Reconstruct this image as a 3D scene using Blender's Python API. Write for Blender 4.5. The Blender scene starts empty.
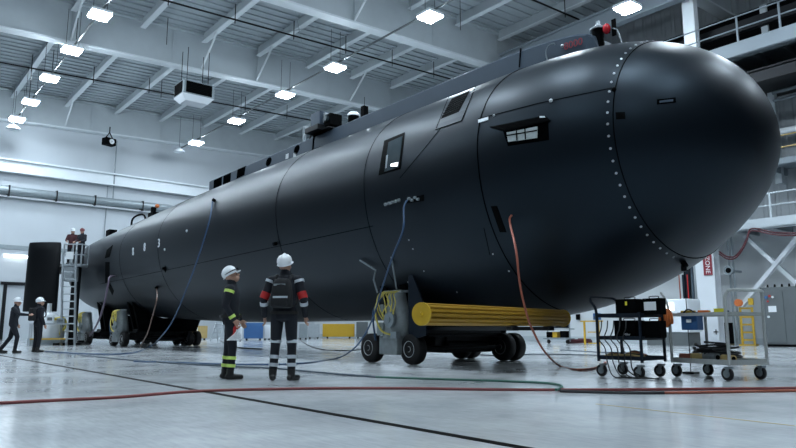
import bpy, bmesh, math, random
import numpy as np
from mathutils import Vector, Matrix, Quaternion
from mathutils.bvhtree import BVHTree
random.seed(7)
SC = bpy.context.scene
COL = SC.collection
PI = math.pi

# ------------------------------------------------------------------ camera
F_PX, HZ, VPX, CAM_H = 660.0, 329.0, -150.0, 0.75
pitch = math.atan((HZ-224)/F_PX)
yaw = math.atan((398-VPX)/math.hypot(F_PX, HZ-224))
FW = Vector((math.sin(yaw)*math.cos(pitch), math.cos(yaw)*math.cos(pitch), math.sin(pitch)))
RT_ = Vector((math.cos(yaw), -math.sin(yaw), 0))
UP_ = RT_.cross(FW)
EYE = Vector((0, 0, CAM_H))
cd = bpy.data.cameras.new('camera'); cam = bpy.data.objects.new('camera', cd); COL.objects.link(cam)
cd.sensor_width = 36; cd.lens = F_PX/796*36; cd.clip_end = 300; cd.clip_start = .05
cam.matrix_world = Matrix.Translation(EYE) @ Matrix((RT_, UP_, -FW)).transposed().to_4x4()
SC.camera = cam

def ray(x, y): return FW + RT_*((x-398)/F_PX) - UP_*((y-224)/F_PX)
def gz(x, y, z=0.0):
    d = ray(x, y); return EYE + d*((z-CAM_H)/d.z)
def aX(x, y, X):
    d = ray(x, y); return EYE + d*(X/d.x)
def aY(x, y, Y):
    d = ray(x, y); return EYE + d*(Y/d.y)

# ------------------------------------------------------------------ materials
MATS = {}
def mat(name, col, rough=.5, metal=0.0, var=.12, scale=6.0, bump=0.0, emit=None, estr=0, coat=0, spec=.5, tint=None):
    m = bpy.data.materials.new(name); m.use_nodes = True
    nt = m.node_tree; b = nt.nodes['Principled BSDF']
    b.inputs['Roughness'].default_value = rough
    b.inputs['Metallic'].default_value = metal
    b.inputs['Specular IOR Level'].default_value = spec
    if tint: b.inputs['Specular Tint'].default_value = (*tint, 1)
    if coat: b.inputs['Coat Weight'].default_value = coat; b.inputs['Coat Roughness'].default_value = .15
    tc = nt.nodes.new('ShaderNodeTexCoord')
    nz = nt.nodes.new('ShaderNodeTexNoise'); nz.inputs['Scale'].default_value = scale; nz.inputs['Detail'].default_value = 5
    nt.links.new(tc.outputs['Object'], nz.inputs['Vector'])
    mx = nt.nodes.new('ShaderNodeMix'); mx.data_type = 'RGBA'
    c = Vector(col)
    mx.inputs['A'].default_value = (*(c*(1-var)), 1); mx.inputs['B'].default_value = (*[min(1, v*(1+var)) for v in c], 1)
    nt.links.new(nz.outputs['Fac'], mx.inputs['Factor'])
    nt.links.new(mx.outputs['Result'], b.inputs['Base Color'])
    if bump:
        bp = nt.nodes.new('ShaderNodeBump'); bp.inputs['Strength'].default_value = bump; bp.inputs['Distance'].default_value = .01
        nt.links.new(nz.outputs['Fac'], bp.inputs['Height']); nt.links.new(bp.outputs['Normal'], b.inputs['Normal'])
    if emit:
        b.inputs['Emission Color'].default_value = (*emit, 1); b.inputs['Emission Strength'].default_value = estr
    MATS[name] = m
    return m

M = lambda n: MATS[n]
mat('hull_paint', (.0022, .0035, .0056), .41, 0, .10, 1.3, .015, spec=.31, tint=(.55, .78, 1))
mat('hull_dark', (.0012, .0016, .002), .6, spec=0)
mat('casing_paint', (.040, .056, .078), .5, 0, .08, 2, spec=.3, tint=(.72, .87, 1))
mat('rudder_paint', (.003, .004, .0055), .5, spec=.2)
mat('black', (.0022, .0026, .003), .6, spec=.02)
mat('black_gloss', (.008, .009, .011), .18)
mat('dark_metal', (.009, .010, .012), .45, .3, spec=.25)
mat('dark_blue_metal', (.006, .012, .022), .4, .2, spec=.3)
mat('rubber', (.004, .004, .0045), .7, 0, .2, 20, .2)
mat('rim', (.55, .58, .60), .4, .5)
mat('grey_metal', (.24, .28, .30), .45, .3, .2, 8)
mat('pack_grey', (.24, .27, .28), .45, .2, .3, 9)
mat('galv', (.36, .40, .43), .45, .4, .15, 9)
mat('cart_grey', (.40, .42, .41), .5, .1, .15, 12)
mat('steel_white', (.68, .73, .76), .55, 0, .08, 1.5)
mat('walk_grey', (.16, .19, .215), .6, 0, .08, 1.5)
mat('steel_grey', (.46, .51, .54), .6, 0, .08, 1.5)
mat('purlin_grey', (.30, .345, .375), .6, 0, .08, 1.5)
mat('white_paint', (.72, .76, .80), .5, 0, .05, 2)
mat('white_plastic', (.75, .78, .80), .35, 0, .04)
mat('helmet_white', (.80, .83, .86), .3, 0, .03)
mat('helmet_dark', (.16, .03, .035), .35)
mat('yellow', (.55, .34, .015), .5, 0, .12, 10)
mat('roller_yellow', (.36, .20, .012), .55, 0, .15, 5, .1)
mat('bright_yellow', (.75, .68, .04), .5)
mat('yellow_hose', (.60, .50, .10), .5)
mat('hivis', (.62, .82, .18), .5, emit=None)
mat('silver_band', (.50, .55, .60), .5, 0, .1)
mat('red', (.45, .02, .02), .45)
mat('lamp_red', (.55, .02, .03), .2)
mat('sign_red', (.22, .015, .03), .5)
mat('orange', (.60, .15, .03), .6)
mat('orange_hose', (.36, .10, .06), .5)
mat('red_hose', (.075, .012, .018), .5)
mat('blue_hose', (.025, .07, .15), .45)
mat('slate_hose', (.05, .075, .10), .5)
mat('green_hose', (.03, .12, .09), .5)
mat('floor_red_hose', (.20, .04, .04), .5)
mat('tail_hose', (.14, .08, .06), .5)
mat('purple_hose', (.12, .09, .13), .5)
mat('black_hose', (.012, .014, .016), .5)
mat('blue', (.03, .11, .28), .5)
mat('tan', (.45, .33, .13), .6)
mat('navy_cloth', (.005, .0075, .014), .85, 0, .3, 20, .2)
mat('dark_cloth', (.006, .007, .009), .85, 0, .3, 20, .2)
mat('maroon_cloth', (.05, .012, .016), .85, 0, .3, 20, .2)
mat('skin', (.42, .24, .17), .55, 0, .06, 8)
mat('boot', (.008, .008, .008), .45)
mat('cabinet_grey', (.10, .115, .12), .5, 0, .08, 3)
mat('glass_dark', (.035, .05, .058), .12)
mat('grille', (.45, .50, .50), .5, 0, .35, 14)
mat('bolt', (.50, .53, .56), .4, .3)
mat('lamp_glow', (1, 1, 1), .5, emit=(.76, .89, 1.0), estr=175)
mat('tube_glow', (1, 1, 1), .5, emit=(.9, .97, 1.0), estr=6)
mat('pale_glow', (1, 1, 1), .5, emit=(.9, .97, 1.0), estr=1.6)

def wall_mat(name, col, rough, kind, freq, depth=.6, var=.05):
    m = bpy.data.materials.new(name); m.use_nodes = True; nt = m.node_tree; b = nt.nodes['Principled BSDF']
    b.inputs['Roughness'].default_value = rough
    tc = nt.nodes.new('ShaderNodeTexCoord')
    wv = nt.nodes.new('ShaderNodeTexWave'); wv.wave_type = 'BANDS'; wv.bands_direction = kind
    wv.inputs['Scale'].default_value = freq; wv.wave_profile = 'TRI'
    nt.links.new(tc.outputs['Object'], wv.inputs['Vector'])
    rp = nt.nodes.new('ShaderNodeValToRGB'); rp.color_ramp.elements[0].position = .25; rp.color_ramp.elements[1].position = .45
    nt.links.new(wv.outputs['Fac'], rp.inputs['Fac'])
    bp = nt.nodes.new('ShaderNodeBump'); bp.inputs['Strength'].default_value = depth; bp.inputs['Distance'].default_value = .05
    nt.links.new(rp.outputs['Color'], bp.inputs['Height']); nt.links.new(bp.outputs['Normal'], b.inputs['Normal'])
    nz = nt.nodes.new('ShaderNodeTexNoise'); nz.inputs['Scale'].default_value = .5; nz.inputs['Detail'].default_value = 6
    nt.links.new(tc.outputs['Object'], nz.inputs['Vector'])
    mx = nt.nodes.new('ShaderNodeMix'); mx.data_type = 'RGBA'; c = Vector(col)
    mx.inputs['A'].default_value = (*(c*(1-var)), 1); mx.inputs['B'].default_value = (*(c*(1+var)), 1)
    nt.links.new(nz.outputs['Fac'], mx.inputs['Factor']); nt.links.new(mx.outputs['Result'], b.inputs['Base Color'])
    MATS[name] = m
wall_mat('deck_metal', (.40, .45, .48), .6, 'Y', .55, .2)
wall_mat('wall_panel', (.47, .51, .545), .65, 'X', .12, .15)
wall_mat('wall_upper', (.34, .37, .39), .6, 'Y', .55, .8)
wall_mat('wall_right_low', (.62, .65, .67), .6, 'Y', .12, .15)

def floor_mat():
    m = bpy.data.materials.new('floor_concrete'); m.use_nodes = True; nt = m.node_tree; b = nt.nodes['Principled BSDF']
    L = nt.links.new
    tc = nt.nodes.new('ShaderNodeTexCoord')
    n1 = nt.nodes.new('ShaderNodeTexNoise'); n1.inputs['Scale'].default_value = .7; n1.inputs['Detail'].default_value = 8; n1.inputs['Roughness'].default_value = .65
    n2 = nt.nodes.new('ShaderNodeTexNoise'); n2.inputs['Scale'].default_value = 9; n2.inputs['Detail'].default_value = 5
    mp = nt.nodes.new('ShaderNodeMapping'); mp.inputs['Scale'].default_value = (3.0, .5, 1); mp.inputs['Rotation'].default_value = (0, 0, .5)
    L(tc.outputs['Object'], n1.inputs['Vector']); L(tc.outputs['Object'], mp.inputs['Vector']); L(mp.outputs['Vector'], n2.inputs['Vector'])
    r1 = nt.nodes.new('ShaderNodeValToRGB')
    e = r1.color_ramp.elements
    e[0].position = .30; e[0].color = (.46, .49, .51, 1); e[1].position = .68; e[1].color = (.66, .69, .71, 1)
    L(n1.outputs['Fac'], r1.inputs['Fac'])
    r2 = nt.nodes.new('ShaderNodeValToRGB'); e = r2.color_ramp.elements
    e[0].position = .25; e[0].color = (.78, .79, .80, 1); e[1].position = .6; e[1].color = (1, 1, 1, 1)
    L(n2.outputs['Fac'], r2.inputs['Fac'])
    mx = nt.nodes.new('ShaderNodeMix'); mx.data_type = 'RGBA'; mx.blend_type = 'MULTIPLY'; mx.inputs['Factor'].default_value = .7
    L(r1.outputs['Color'], mx.inputs['A']); L(r2.outputs['Color'], mx.inputs['B']); L(mx.outputs['Result'], b.inputs['Base Color'])
    rr = nt.nodes.new('ShaderNodeMapRange'); rr.inputs['To Min'].default_value = .05; rr.inputs['To Max'].default_value = .24
    L(n1.outputs['Fac'], rr.inputs['Value']); L(rr.outputs['Result'], b.inputs['Roughness'])
    bp = nt.nodes.new('ShaderNodeBump'); bp.inputs['Strength'].default_value = .05; bp.inputs['Distance'].default_value = .01
    L(n2.outputs['Fac'], bp.inputs['Height']); L(bp.outputs['Normal'], b.inputs['Normal'])
    b.inputs['Specular IOR Level'].default_value = .5
    MATS['floor'] = m
floor_mat()

# ------------------------------------------------------------------ mesh helpers
class MB:
    def __init__(s): s.v = []; s.f = []; s.m = []
    def add(s, vs, fs, mi=0):
        n = len(s.v); s.v += [tuple(v) for v in vs]; s.f += [tuple(i+n for i in f) for f in fs]; s.m += [mi]*len(fs); return s
    def box(s, c, d, rot=None, mi=0):
        c = Vector(c); R = rot or Matrix.Identity(3)
        vs = [c + R @ Vector((x*d[0]/2, y*d[1]/2, z*d[2]/2)) for x in (-1, 1) for y in (-1, 1) for z in (-1, 1)]
        return s.add(vs, [(0, 1, 3, 2), (4, 6, 7, 5), (0, 4, 5, 1), (2, 3, 7, 6), (0, 2, 6, 4), (1, 5, 7, 3)], mi)
    def bar(s, a, b, w, h=None, mi=0, up=Vector((0, 0, 1))):
        a = Vector(a); b = Vector(b); h = h or w; d = (b-a)
        L = d.length; d.normalize()
        if abs(d.dot(up)) > .98: up = Vector((1, 0, 0))
        sd = d.cross(up).normalized(); u = sd.cross(d)
        R = Matrix((sd, d, u)).transposed()
        return s.box((a+b)/2, (w, L, h), R, mi)
    def rings(s, rings, cap=True, mi=0, close=True):
        n = len(rings[0]); vs = [p for r in rings for p in r]; fs = []
        for i in range(len(rings)-1):
            for j in range(n if close else n-1):
                k = (j+1) % n
                fs.append((i*n+j, i*n+k, (i+1)*n+k, (i+1)*n+j))
        if cap:
            fs.append(tuple(range(n-1, -1, -1))); fs.append(tuple((len(rings)-1)*n+j for j in range(n)))
        return s.add(vs, fs, mi)
    def cyl(s, a, b, r0, r1=None, n=16, mi=0):
        a = Vector(a); b = Vector(b); r1 = r0 if r1 is None else r1
        d = (b-a).normalized(); t = d.orthogonal().normalized(); u = d.cross(t)
        R = lambda c, r: [c + (t*math.cos(2*PI*j/n)+u*math.sin(2*PI*j/n))*r for j in range(n)]
        return s.rings([R(a, r0), R(b, r1)], True, mi)
    def lathe(s, a, axis, prof, n=24, mi=0, cap=True):
        a = Vector(a); d = Vector(axis).normalized(); t = d.orthogonal().normalized(); u = d.cross(t)
        return s.rings([[a+d*h+(t*math.cos(2*PI*j/n)+u*math.sin(2*PI*j/n))*r for j in range(n)] for h, r in prof], cap, mi)
    def tube(s, pts, r, n=8, mi=0, smooth=6):
        P = [Vector(p) for p in pts]
        if smooth and len(P) > 2:
            Q = []
            E = [P[0]*2-P[1]] + P + [P[-1]*2-P[-2]]
            for i in range(1, len(E)-2):
                p0, p1, p2, p3 = E[i-1:i+3]
                for k in range(smooth):
                    t = k/smooth
                    Q.append(.5*((2*p1)+(p2-p0)*t+(2*p0-5*p1+4*p2-p3)*t*t+(3*p1-p0-3*p2+p3)*t**3))
            Q.append(P[-1]); P = Q
        rings = []; prev = None
        for i, p in enumerate(P):
            d = (P[min(i+1, len(P)-1)]-P[max(i-1, 0)])
            if d.length < 1e-9: d = Vector((0, 0, 1))
            d.normalize()
            t = d.orthogonal().normalized() if prev is None else (prev - d*prev.dot(d)).normalized()
            prev = t; u = d.cross(t)
            rings.append([p+(t*math.cos(2*PI*j/n)+u*math.sin(2*PI*j/n))*r for j in range(n)])
        return s.rings(rings, True, mi)
    def sphere(s, c, r, n=14, mi=0, rot=None):
        c = Vector(c); r = Vector(r) if hasattr(r, '__len__') else Vector((r, r, r)); R = rot or Matrix.Identity(3)
        rings = []
        for i in range(1, n):
            a = PI*i/n
            rings.append([c+R @ Vector((r.x*math.sin(a)*math.cos(2*PI*j/(n*2)), r.y*math.sin(a)*math.sin(2*PI*j/(n*2)), -r.z*math.cos(a))) for j in range(n*2)])
        return s.rings(rings, True, mi)
    def build(s, name, mats, parent=None, smooth=False, bevel=0, world=False):
        me = bpy.data.meshes.new(name)
        me.from_pydata(s.v, [], s.f)
        bm = bmesh.new(); bm.from_mesh(me); bmesh.ops.recalc_face_normals(bm, faces=bm.faces)
        bm.to_mesh(me); bm.free()
        for m in (mats if isinstance(mats, (list, tuple)) else [mats]): me.materials.append(M(m))
        me.polygons.foreach_set('material_index', s.m)
        if smooth:
            me.polygons.foreach_set('use_smooth', [True]*len(me.polygons))
            if hasattr(me, 'set_sharp_from_angle'): me.set_sharp_from_angle(angle=math.radians(38))
        me.update()
        o = bpy.data.objects.new(name, me); COL.objects.link(o)
        if bevel:
            b = o.modifiers.new('bevel', 'BEVEL'); b.width = bevel; b.segments = 2; b.limit_method = 'ANGLE'
        if parent is not None:
            o.parent = parent
            if world: o.matrix_parent_inverse = wm(parent).inverted()
        return o

def wm(o):
    m = o.matrix_basis.copy()
    if o.parent: m = wm(o.parent) @ o.matrix_parent_inverse @ m
    return m
def tag(o, label=None, cat=None, group=None, kind=None):
    if label: o['label'] = label
    if cat: o['category'] = cat
    if group: o['group'] = group
    if kind: o['kind'] = kind
    return o
def empty(name, loc=(0, 0, 0), rz=0, label=None, cat=None, group=None, kind=None):
    o = bpy.data.objects.new(name, None); COL.objects.link(o); o.location = loc; o.rotation_euler = (0, 0, rz)
    o.empty_display_size = .2
    return tag(o, label, cat, group, kind)
def kids(o): return [c for c in bpy.data.objects if c.parent == o]
def dup(o, parent=None):
    c = o.copy(); COL.objects.link(c)
    if parent is not None: c.parent = parent
    for k in kids(o): dup(k, c)
    return c
def struct(name, mb, m, **k):
    o = mb.build(name, m, **k); o['kind'] = 'structure'; return o
def rotz(a): return Matrix.Rotation(a, 3, 'Z')

# ------------------------------------------------------------------ room
XR, YB, XL, YF = 34.0, 54.0, -16.0, -14.0
SL = .04
def zg(X): return 15.5+SL*(X-4)           # underside of the girders
struct('floor', MB().box((9, 20, -.1), (52, 70, .2)), 'floor')
# expansion joint
struct('trim_1', MB().box((3.40, 20, .0015), (.09, 68, .003)), 'black')
struct('trim_2', MB().bar(gz(596, 404)+Vector((0, 0, .001)), gz(796, 426)+Vector((0, 0, .001)), .02, .002), 'tan')
struct('wall_back', MB().box(((XL+XR)/2, YB+.15, 10), (XR-XL, .3, 20)), 'wall_panel')
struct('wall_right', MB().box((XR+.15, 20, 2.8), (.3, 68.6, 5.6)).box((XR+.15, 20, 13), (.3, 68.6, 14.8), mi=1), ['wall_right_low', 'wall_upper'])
d = MB()
zc = lambda X: zg(X)+2.45
d.add([(XL, YF, zc(XL)), (XR+.3, YF, zc(XR+.3)), (XR+.3, YB+.3, zc(XR+.3)), (XL, YB+.3, zc(XL)),
       (XL, YF, zc(XL)+.1), (XR+.3, YF, zc(XR+.3)+.1), (XR+.3, YB+.3, zc(XR+.3)+.1), (XL, YB+.3, zc(XL)+.1)],
      [(0, 1, 2, 3), (4, 7, 6, 5), (0, 4, 5, 1), (1, 5, 6, 2), (2, 6, 7, 3), (3, 7, 4, 0)])
yy = YF
while yy < YB:
    d.bar((XL, yy, zc(XL)-.05), (XR, yy, zc(XR)-.05), .20, .07); yy += .62
struct('ceiling', d, 'deck_metal')
GY = [53.6, 36.6, 26.0, 14.0, 2.0]
for Y in GY:                                # roof girders
    g = MB(); a = lambda X, dz: Vector((X, Y, zg(X)+dz))
    g.bar(a(XL, .06), a(XR, .06), .62, .10, mi=0); g.bar(a(XL, 2.30), a(XR, 2.30), .62, .10, mi=1); g.bar(a(XL, 1.18), a(XR, 1.18), .10, 2.2, mi=1)  # lighter bottom flange: its highlight is put into the colour
    X = XL+2
    while X < XR:
        g.bar((X, Y-.12, zg(X)+.1), (X, Y-.12, zg(X)+2.2), .12, .02, mi=1, up=Vector((0, 1, 0))); X += 3.6*1.5
    struct('roof_girder', g, ['steel_white', 'steel_grey'])
X = 7.5-3.6*6
while X < XR:                               # purlins
    if X > XL+1:
        z = zg(X)
        for a_, b_ in zip([YB]+GY[1:], GY[1:]+[YF]):
            p = MB(); y0, y1 = a_-.3, b_+.3
            p.bar((X, y0, z+1.78), (X, y1, z+1.78), .30, .05, mi=0); p.bar((X, y0, z+2.1), (X, y1, z+2.1), .035, .6, mi=1)
            n = max(2, int(abs(y1-y0)/.8))
            for i in range(n):
                y = y0+(y1-y0)*(i+.5)/n
                p.box((X-.0, y, z+2.43), (.28, .32, .04), mi=1)
            struct('roof_purlin', p, ['steel_white', 'steel_grey'])
    X += 3.6
for k, (i, j) in enumerate([(0, 1), (1, 2), (2, 3)]):        # rod bracing in the roof plane
    for X0 in (14.7,):
        b = MB(); z = zg(X0)+1.72
        b.cyl((X0, GY[i]-.3, z), (X0+7.2, GY[j]+.3, z+SL*7.2), .02, n=6); b.cyl((X0+7.2, GY[i]-.3, z+SL*7.2), (X0, GY[j]+.3, z-.05), .02, n=6)
        struct('roof_brace', b, 'galv')
# knee braces from the girder bottoms up to the purlins
for (X, Y) in [(14.7, 36.6), (18.3, 36.6), (7.5, 36.6), (18.3, 26.0), (25.5, 36.6), (11.1, 53.6)]:
    struct('knee_brace', MB().bar((X, Y-.2, zg(X)+.2), (X+.0, Y-2.2, zg(X)+1.8), .09, .09), 'steel_white')
# sprinkler mains and branch pipes
for i, (Y, z, x0, x1) in enumerate([(44.5, 16.6, XL, 30), (31.2, 16.7, 2, 33), (20.5, 16.9, 2, 33), (8, 16.9, 5, 33)]):
    s = MB().cyl((x0, Y, z+SL*(x0-4)), (x1, Y, z+SL*(x1-4)), .05, n=8)
    X = x0+1.5
    while X < x1:
        s.cyl((X, Y, z+SL*(X-4)-.22), (X, Y, z+SL*(X-4)+.9), .025, n=6); X += 3.6
    struct('sprinkler_pipe', s, 'dark_metal')
# back wall: crane rail beam, pipe run, low band
struct('trim_3', MB().box((9, YB-.25, 12.85), (50, .5, .12), mi=0).box((9, YB-.2, 12.35), (50, .10, .9), mi=0).box((9, YB-.3, 11.95), (50, .6, .1), mi=0), ['steel_white'])
t = empty('wall_duct', (9, YB-.5, 10.4), 0, 'long grey round pipe clamped along the white back wall', 'pipe')
MB().cyl((-25, 0, .17), (21.5, 0, .17), .30, n=16).build('pipe', 'grey_metal', t, smooth=True)
MB().cyl((-25, .1, -.25), (21.5, .1, -.25), .07, n=8).build('conduit', 'white_paint', t, smooth=True)
for X in [-20, -15.5, -11, -6.5, -1.2, 1.9, 4.6, 8.2, 12.1, 15.8, 19.4]:
    MB().box((X, .1, .12), (.10, .8, .78)).build('bracket', 'dark_metal', t)
struct('trim_4', MB().box((3, YB-.03, 6.55), (24, .06, .30)), 'grey_metal')
struct('baseboard_back', MB().box((9, YB-.03, .2), (50, .06, .4)), 'steel_grey')
struct('baseboard_right', MB().box((XR-.03, 20, .15), (.06, 68, .3)), 'steel_grey')
# conduit drop on back wall
struct('trim_5', MB().cyl((15.0, YB-.3, 15.6), (15.0, YB-.3, 10.9), .05, n=8).cyl((14.6, YB-.1, 13.0), (14.6, YB-.1, 6.0), .03, n=8), 'grey_metal')
# doorway at the lower left of back wall
c = aY(5, 290, YB-.15); 
dd = MB().box((c.x-.0, YB-.12, 1.95), (.22, .24, 3.9)).box((c.x+1.3, YB-.12, 3.95), (3.2, .24, .22)).box((c.x-3.5, YB-.12, 3.95), (3.2, .24, .22)).box((c.x-1.8, YB-.12, 1.95), (.18, .24, 3.9))
struct('door_1', dd, 'dark_metal')
struct('door_2', MB().box((c.x-.9, YB-.05, 1.95), (1.6, .1, 3.8)), 'steel_grey')
tl = empty('tube_light', aY(16, 256.5, YB-.35), 0, 'lit fluorescent tube fitting on the white back wall left of the rudder', 'wall light')
MB().box((0, .15, .12), (1.7, .2, .10)).build('housing', 'white_paint', tl)
MB().cyl((-.75, 0, 0), (.75, 0, 0), .085, n=10).build('tube', 'tube_glow', tl, smooth=True)

# ------------------------------------------------------------------ high bay lamps
def make_lamp():
    r = empty('high_bay_lamp', (0, 0, 0), 0)
    MB().box((0, 0, .09), (.92, .92, .14)).build('housing', 'white_paint', r, bevel=.02)
    MB().rings([[Vector((sx*k, sy*k, z)) for sx, sy in ((-1, -1), (1, -1), (1, 1), (-1, 1))] for z, k in ((.02, .43), (-.06, .41), (-.10, .36))]).build('diffuser', 'lamp_glow', r)
    h = MB()
    for x in (-.3, .3): h.cyl((x, 0, .16), (x, 0, 2.2), .012, n=6)
    h.build('suspension_rod', 'dark_metal', r)
    MB().box((0, 0, .22), (.2, .16, .12)).build('driver_box', 'dark_metal', r)
    return r
lamp0 = make_lamp(); used = []
ROW_WORDS = {0: 'in the row over the open floor beyond the frame', 1: '', 2: '', 3: ''}
LAB = {(1, 0): 'lit square lamp at the back wall end of the row over the open left floor',
       (1, 1): 'lit square lamp second from the back wall in the row over the open left floor',
       (1, 2): 'lit square lamp third from the back wall in the row over the left floor',
       (1, 3): 'lit square lamp against the left part of the deep middle girder',
       (1, 4): 'largest lit square lamp of the left row, high beside the topmost girder',
       (2, 0): 'small lit square lamp low near the back wall, beside an unlit white fixture',
       (2, 1): 'lit square lamp right of the hanging unit heater, second from the back wall',
       (2, 2): 'lit square lamp on long rods, third from the back wall above the hull',
       (2, 3): 'lit square lamp fourth in the row above the hull, before the near girder',
       (2, 4): 'big lit square lamp at the right end of the deep near girder, above the casing',
       (3, 0): 'lit square lamp nearest the dark walkways, above the red beacon on the nose'}
def put_lamp(x, y, z, key):
    l = lamp0 if not used else dup(lamp0)
    used.append(1); l.location = (x, y, z)
    l['category'] = 'ceiling lamp'; l['group'] = 'square high bay lamps'
    l['label'] = LAB.get(key, 'lit square high bay lamp hanging over the near floor outside the photographed view')
LZ = 15.0
for i, Y in enumerate([50.4, 45.9, 40.7, 35.7, 30.7, 25.4, 20, 14.6, 9, 3.5, -2]): put_lamp(7.45, Y, LZ, (1, i))
for i, Y in enumerate([48.2, 41.2, 34.5, 29.0, 21.2, 14.5, 8, 1.5]): put_lamp(19.3, Y, LZ, (2, i))
for i, Y in enumerate([14.95, 7.5, 0]): put_lamp(25.6, Y, LZ, (3, i))
for i, Y in enumerate([36, 26, 16, 6, -4]): put_lamp(-4.5, Y, LZ, (0, i))
for X, y0, y1, lb in [(7.45, 52, -4, 'thin white conduit rail running along the left row of lamps'), (19.3, 52, -4, 'thin white conduit rail running along the row of lamps above the hull')]:
    tag(MB().bar((X+.1, y0, LZ+.32), (X+.1, y1, LZ+.32), .07, .07).build('conduit_rail', 'cabinet_grey'), lb, 'conduit')
# small white unlit fixtures near the back wall
for (px, py, Y, lb) in [(13, 129, 51.5, 'small unlit white fixture below the farthest left lamp'), (179, 152, 51.0, 'small unlit white fixture left of the farthest lamp above the hull')]:
    p = aY(px, py, Y)
    t = empty('unlit_lamp', p, 0, lb, 'lamp', 'small unlit fixtures at the back wall')
    MB().lathe((0, 0, 0), (0, 0, 1), [(0, .45), (.12, .42), (.3, .12), (.34, .1)], 20).build('shade', 'white_paint', t, smooth=True)
    MB().cyl((0, 0, .3), (0, 0, zg(p.x)+1.7-p.z), .03, n=8).build('rod', 'grey_metal', t)

# unit heater under the middle girder
p = aY(194, 97, 34.0)
t = empty('unit_heater', p, -.0, 'white unit heater with black louvre faces hanging under the middle girder', 'heater')
def frustum(z0, s0, z1, s1): return MB().rings([[Vector((sx*s0[0]/2, sy*s0[1]/2, z0)) for sx, sy in ((-1, -1), (1, -1), (1, 1), (-1, 1))], [Vector((sx*s1[0]/2, sy*s1[1]/2, z1)) for sx, sy in ((-1, -1), (1, -1), (1, 1), (-1, 1))]])
MB().box((0, 0, .25), (1.75, 1.35, .78)).build('casing', 'grey_metal', t, bevel=.02)
frustum(-.42, (1.25, .9), -.12, (1.78, 1.38)).build('bottom_tray', 'white_paint', t)
MB().box((0, -.69, .27), (1.45, .02, .62)).box((-.885, 0, .27), (.02, 1.05, .62)).build('louvre_shade', 'black', t)  # black sheets paint the shade between the slats
g = MB()
for k in range(7): g.box((0, -.70, -.02+k*.09), (1.45, .04, .06))
g.build('louvre_grille', 'black', t)
g = MB()
for k in range(7): g.box((-.90, 0, -.02+k*.09), (.04, 1.05, .06))
g.build('louvre_grille', 'black', t)
g = MB()
for x in (-.6, .6):
    for y in (-.4, .4): g.cyl((x, y, .6), (x, y, 2.6), .02, n=6)
g.build('hanger_rod', 'dark_metal', t)
# black loudspeaker near back wall
p = aY(109, 142, 52)
t = empty('loudspeaker', p, .3, 'small black loudspeaker hanging before the back wall girder', 'loudspeaker')
MB().box((0, 0, 0), (.85, .6, .55)).build('cabinet', 'black', t, bevel=.03)
MB().lathe((.05, -.30, 0), (0, -1, 0), [(0, .2), (.02, .2), (.02, .17), (-.0, .05)], 18).build('cone', 'white_plastic', t, smooth=True)
MB().bar((-.35, 0, .2), (0, 0, .75), .06).bar((.35, 0, .2), (0, 0, .75), .06).bar((0, 0, .7), (0, 0, 1.2), .06).build('bracket', 'black', t)
# pull cords
for (px, py0, py1, Y) in [(32, 68, 100, 40), (54, 50, 72, 40), (78, 18, 40, 34), (162, 80, 98, 38), (168, 18, 45, 30), (460, 0, 30, 22)]:
    a = aY(px, py0, Y); b = aY(px, py1, Y)
    struct('hanger_rod', MB().cyl(a, (a.x, a.y, b.z), .018, n=6), 'dark_metal')

# ------------------------------------------------------------------ right side: columns, walkways
def column(X, Y, z1, m='white_paint', w=.9, d=.55, ztop=None):
    c = MB(); t = .06
    c.box((X-d/2, Y, z1/2), (t, w, z1)).box((X+d/2, Y, z1/2), (t, w, z1)).box((X, Y, z1/2), (d, t, z1))
    return struct('wall_column', c, m)
column(31.9, 15.2, 5.6); column(31.9, 29, 17, 'steel_grey'); column(31.9, 3.0, 17, 'steel_grey'); 
pc = aX(690.5, 20, 29.5)
c = MB(); c.box((29.5, pc.y, 11.3), (.4, .55, 13)); struct('wall_column', c, 'steel_white')
c = MB(); c.box((33.2, pc.y-1.9, 12), (.3, .3, 9)); struct('wall_column', c, 'steel_grey')
# upper walkway
X0 = 29.3
def walkway(name_lab, X0, z, y0, y1, fascia, rails, dep, fm='walk_grey', rm='walk_grey', lip=.7):
    w = MB()
    w.box((X0, (y0+y1)/2, z+fascia/2), (.12, y1-y0, fascia))
    w.box((X0+.2, (y0+y1)/2, z), (.4, y1-y0, .06))
    struct('walkway_beam', w, fm)
    dk = MB().box(((X0+XR)/2+.1, (y0+y1)/2, z+fascia-.05), (XR-X0-.3, y1-y0-.1, .06))
    struct('walkway_deck', dk, 'walk_grey')
    j = MB(); y = y0+.5
    while y < y1:
        j.box(((X0+XR)/2, y, z+fascia-.25), (XR-X0-.3, .10, .32)); y += dep
    struct('walkway_joist', j, 'walk_grey')
    t = tag(empty('guard_rail', (X0, y0, z+fascia)), name_lab, 'railing')
    for h in rails: MB().cyl((0, 0, h), (0, y1-y0, h), .035, n=8).build('handrail', rm, t, smooth=True)
    y = 0.6
    while y < y1-y0:
        MB().box((0, y, max(rails)/2), (.07, .07, max(rails))).build('rail_post', rm, t); y += 1.75
walkway('grey handrail along the high dark walkway above the nose', X0, 12.75, -8, 27, .62, (.62, 1.2), 1.2)
struct('walkway_beam', MB().box((29.6, 10, 11.55), (.5, 36, .45)).box((31.8, 10, 12.0), (4.3, 36, .06)), 'dark_metal')
walkway('white handrail along the lower walkway beside the nose', 31.2, 5.25, -8, 19, .40, (.55, 1.1), 1.5, 'steel_grey', 'steel_grey')
walkway('yellowish handrail on the middle ledge beside the nose tip', 31.8, 8.1, -8, 13.2, .28, (.5, 1.05), 1.5, 'walk_grey', 'tan')
struct('trim_6', MB().cyl((32.9, -8, 9.9), (32.9, 13, 9.9), .16, n=12), 'white_paint')
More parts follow.
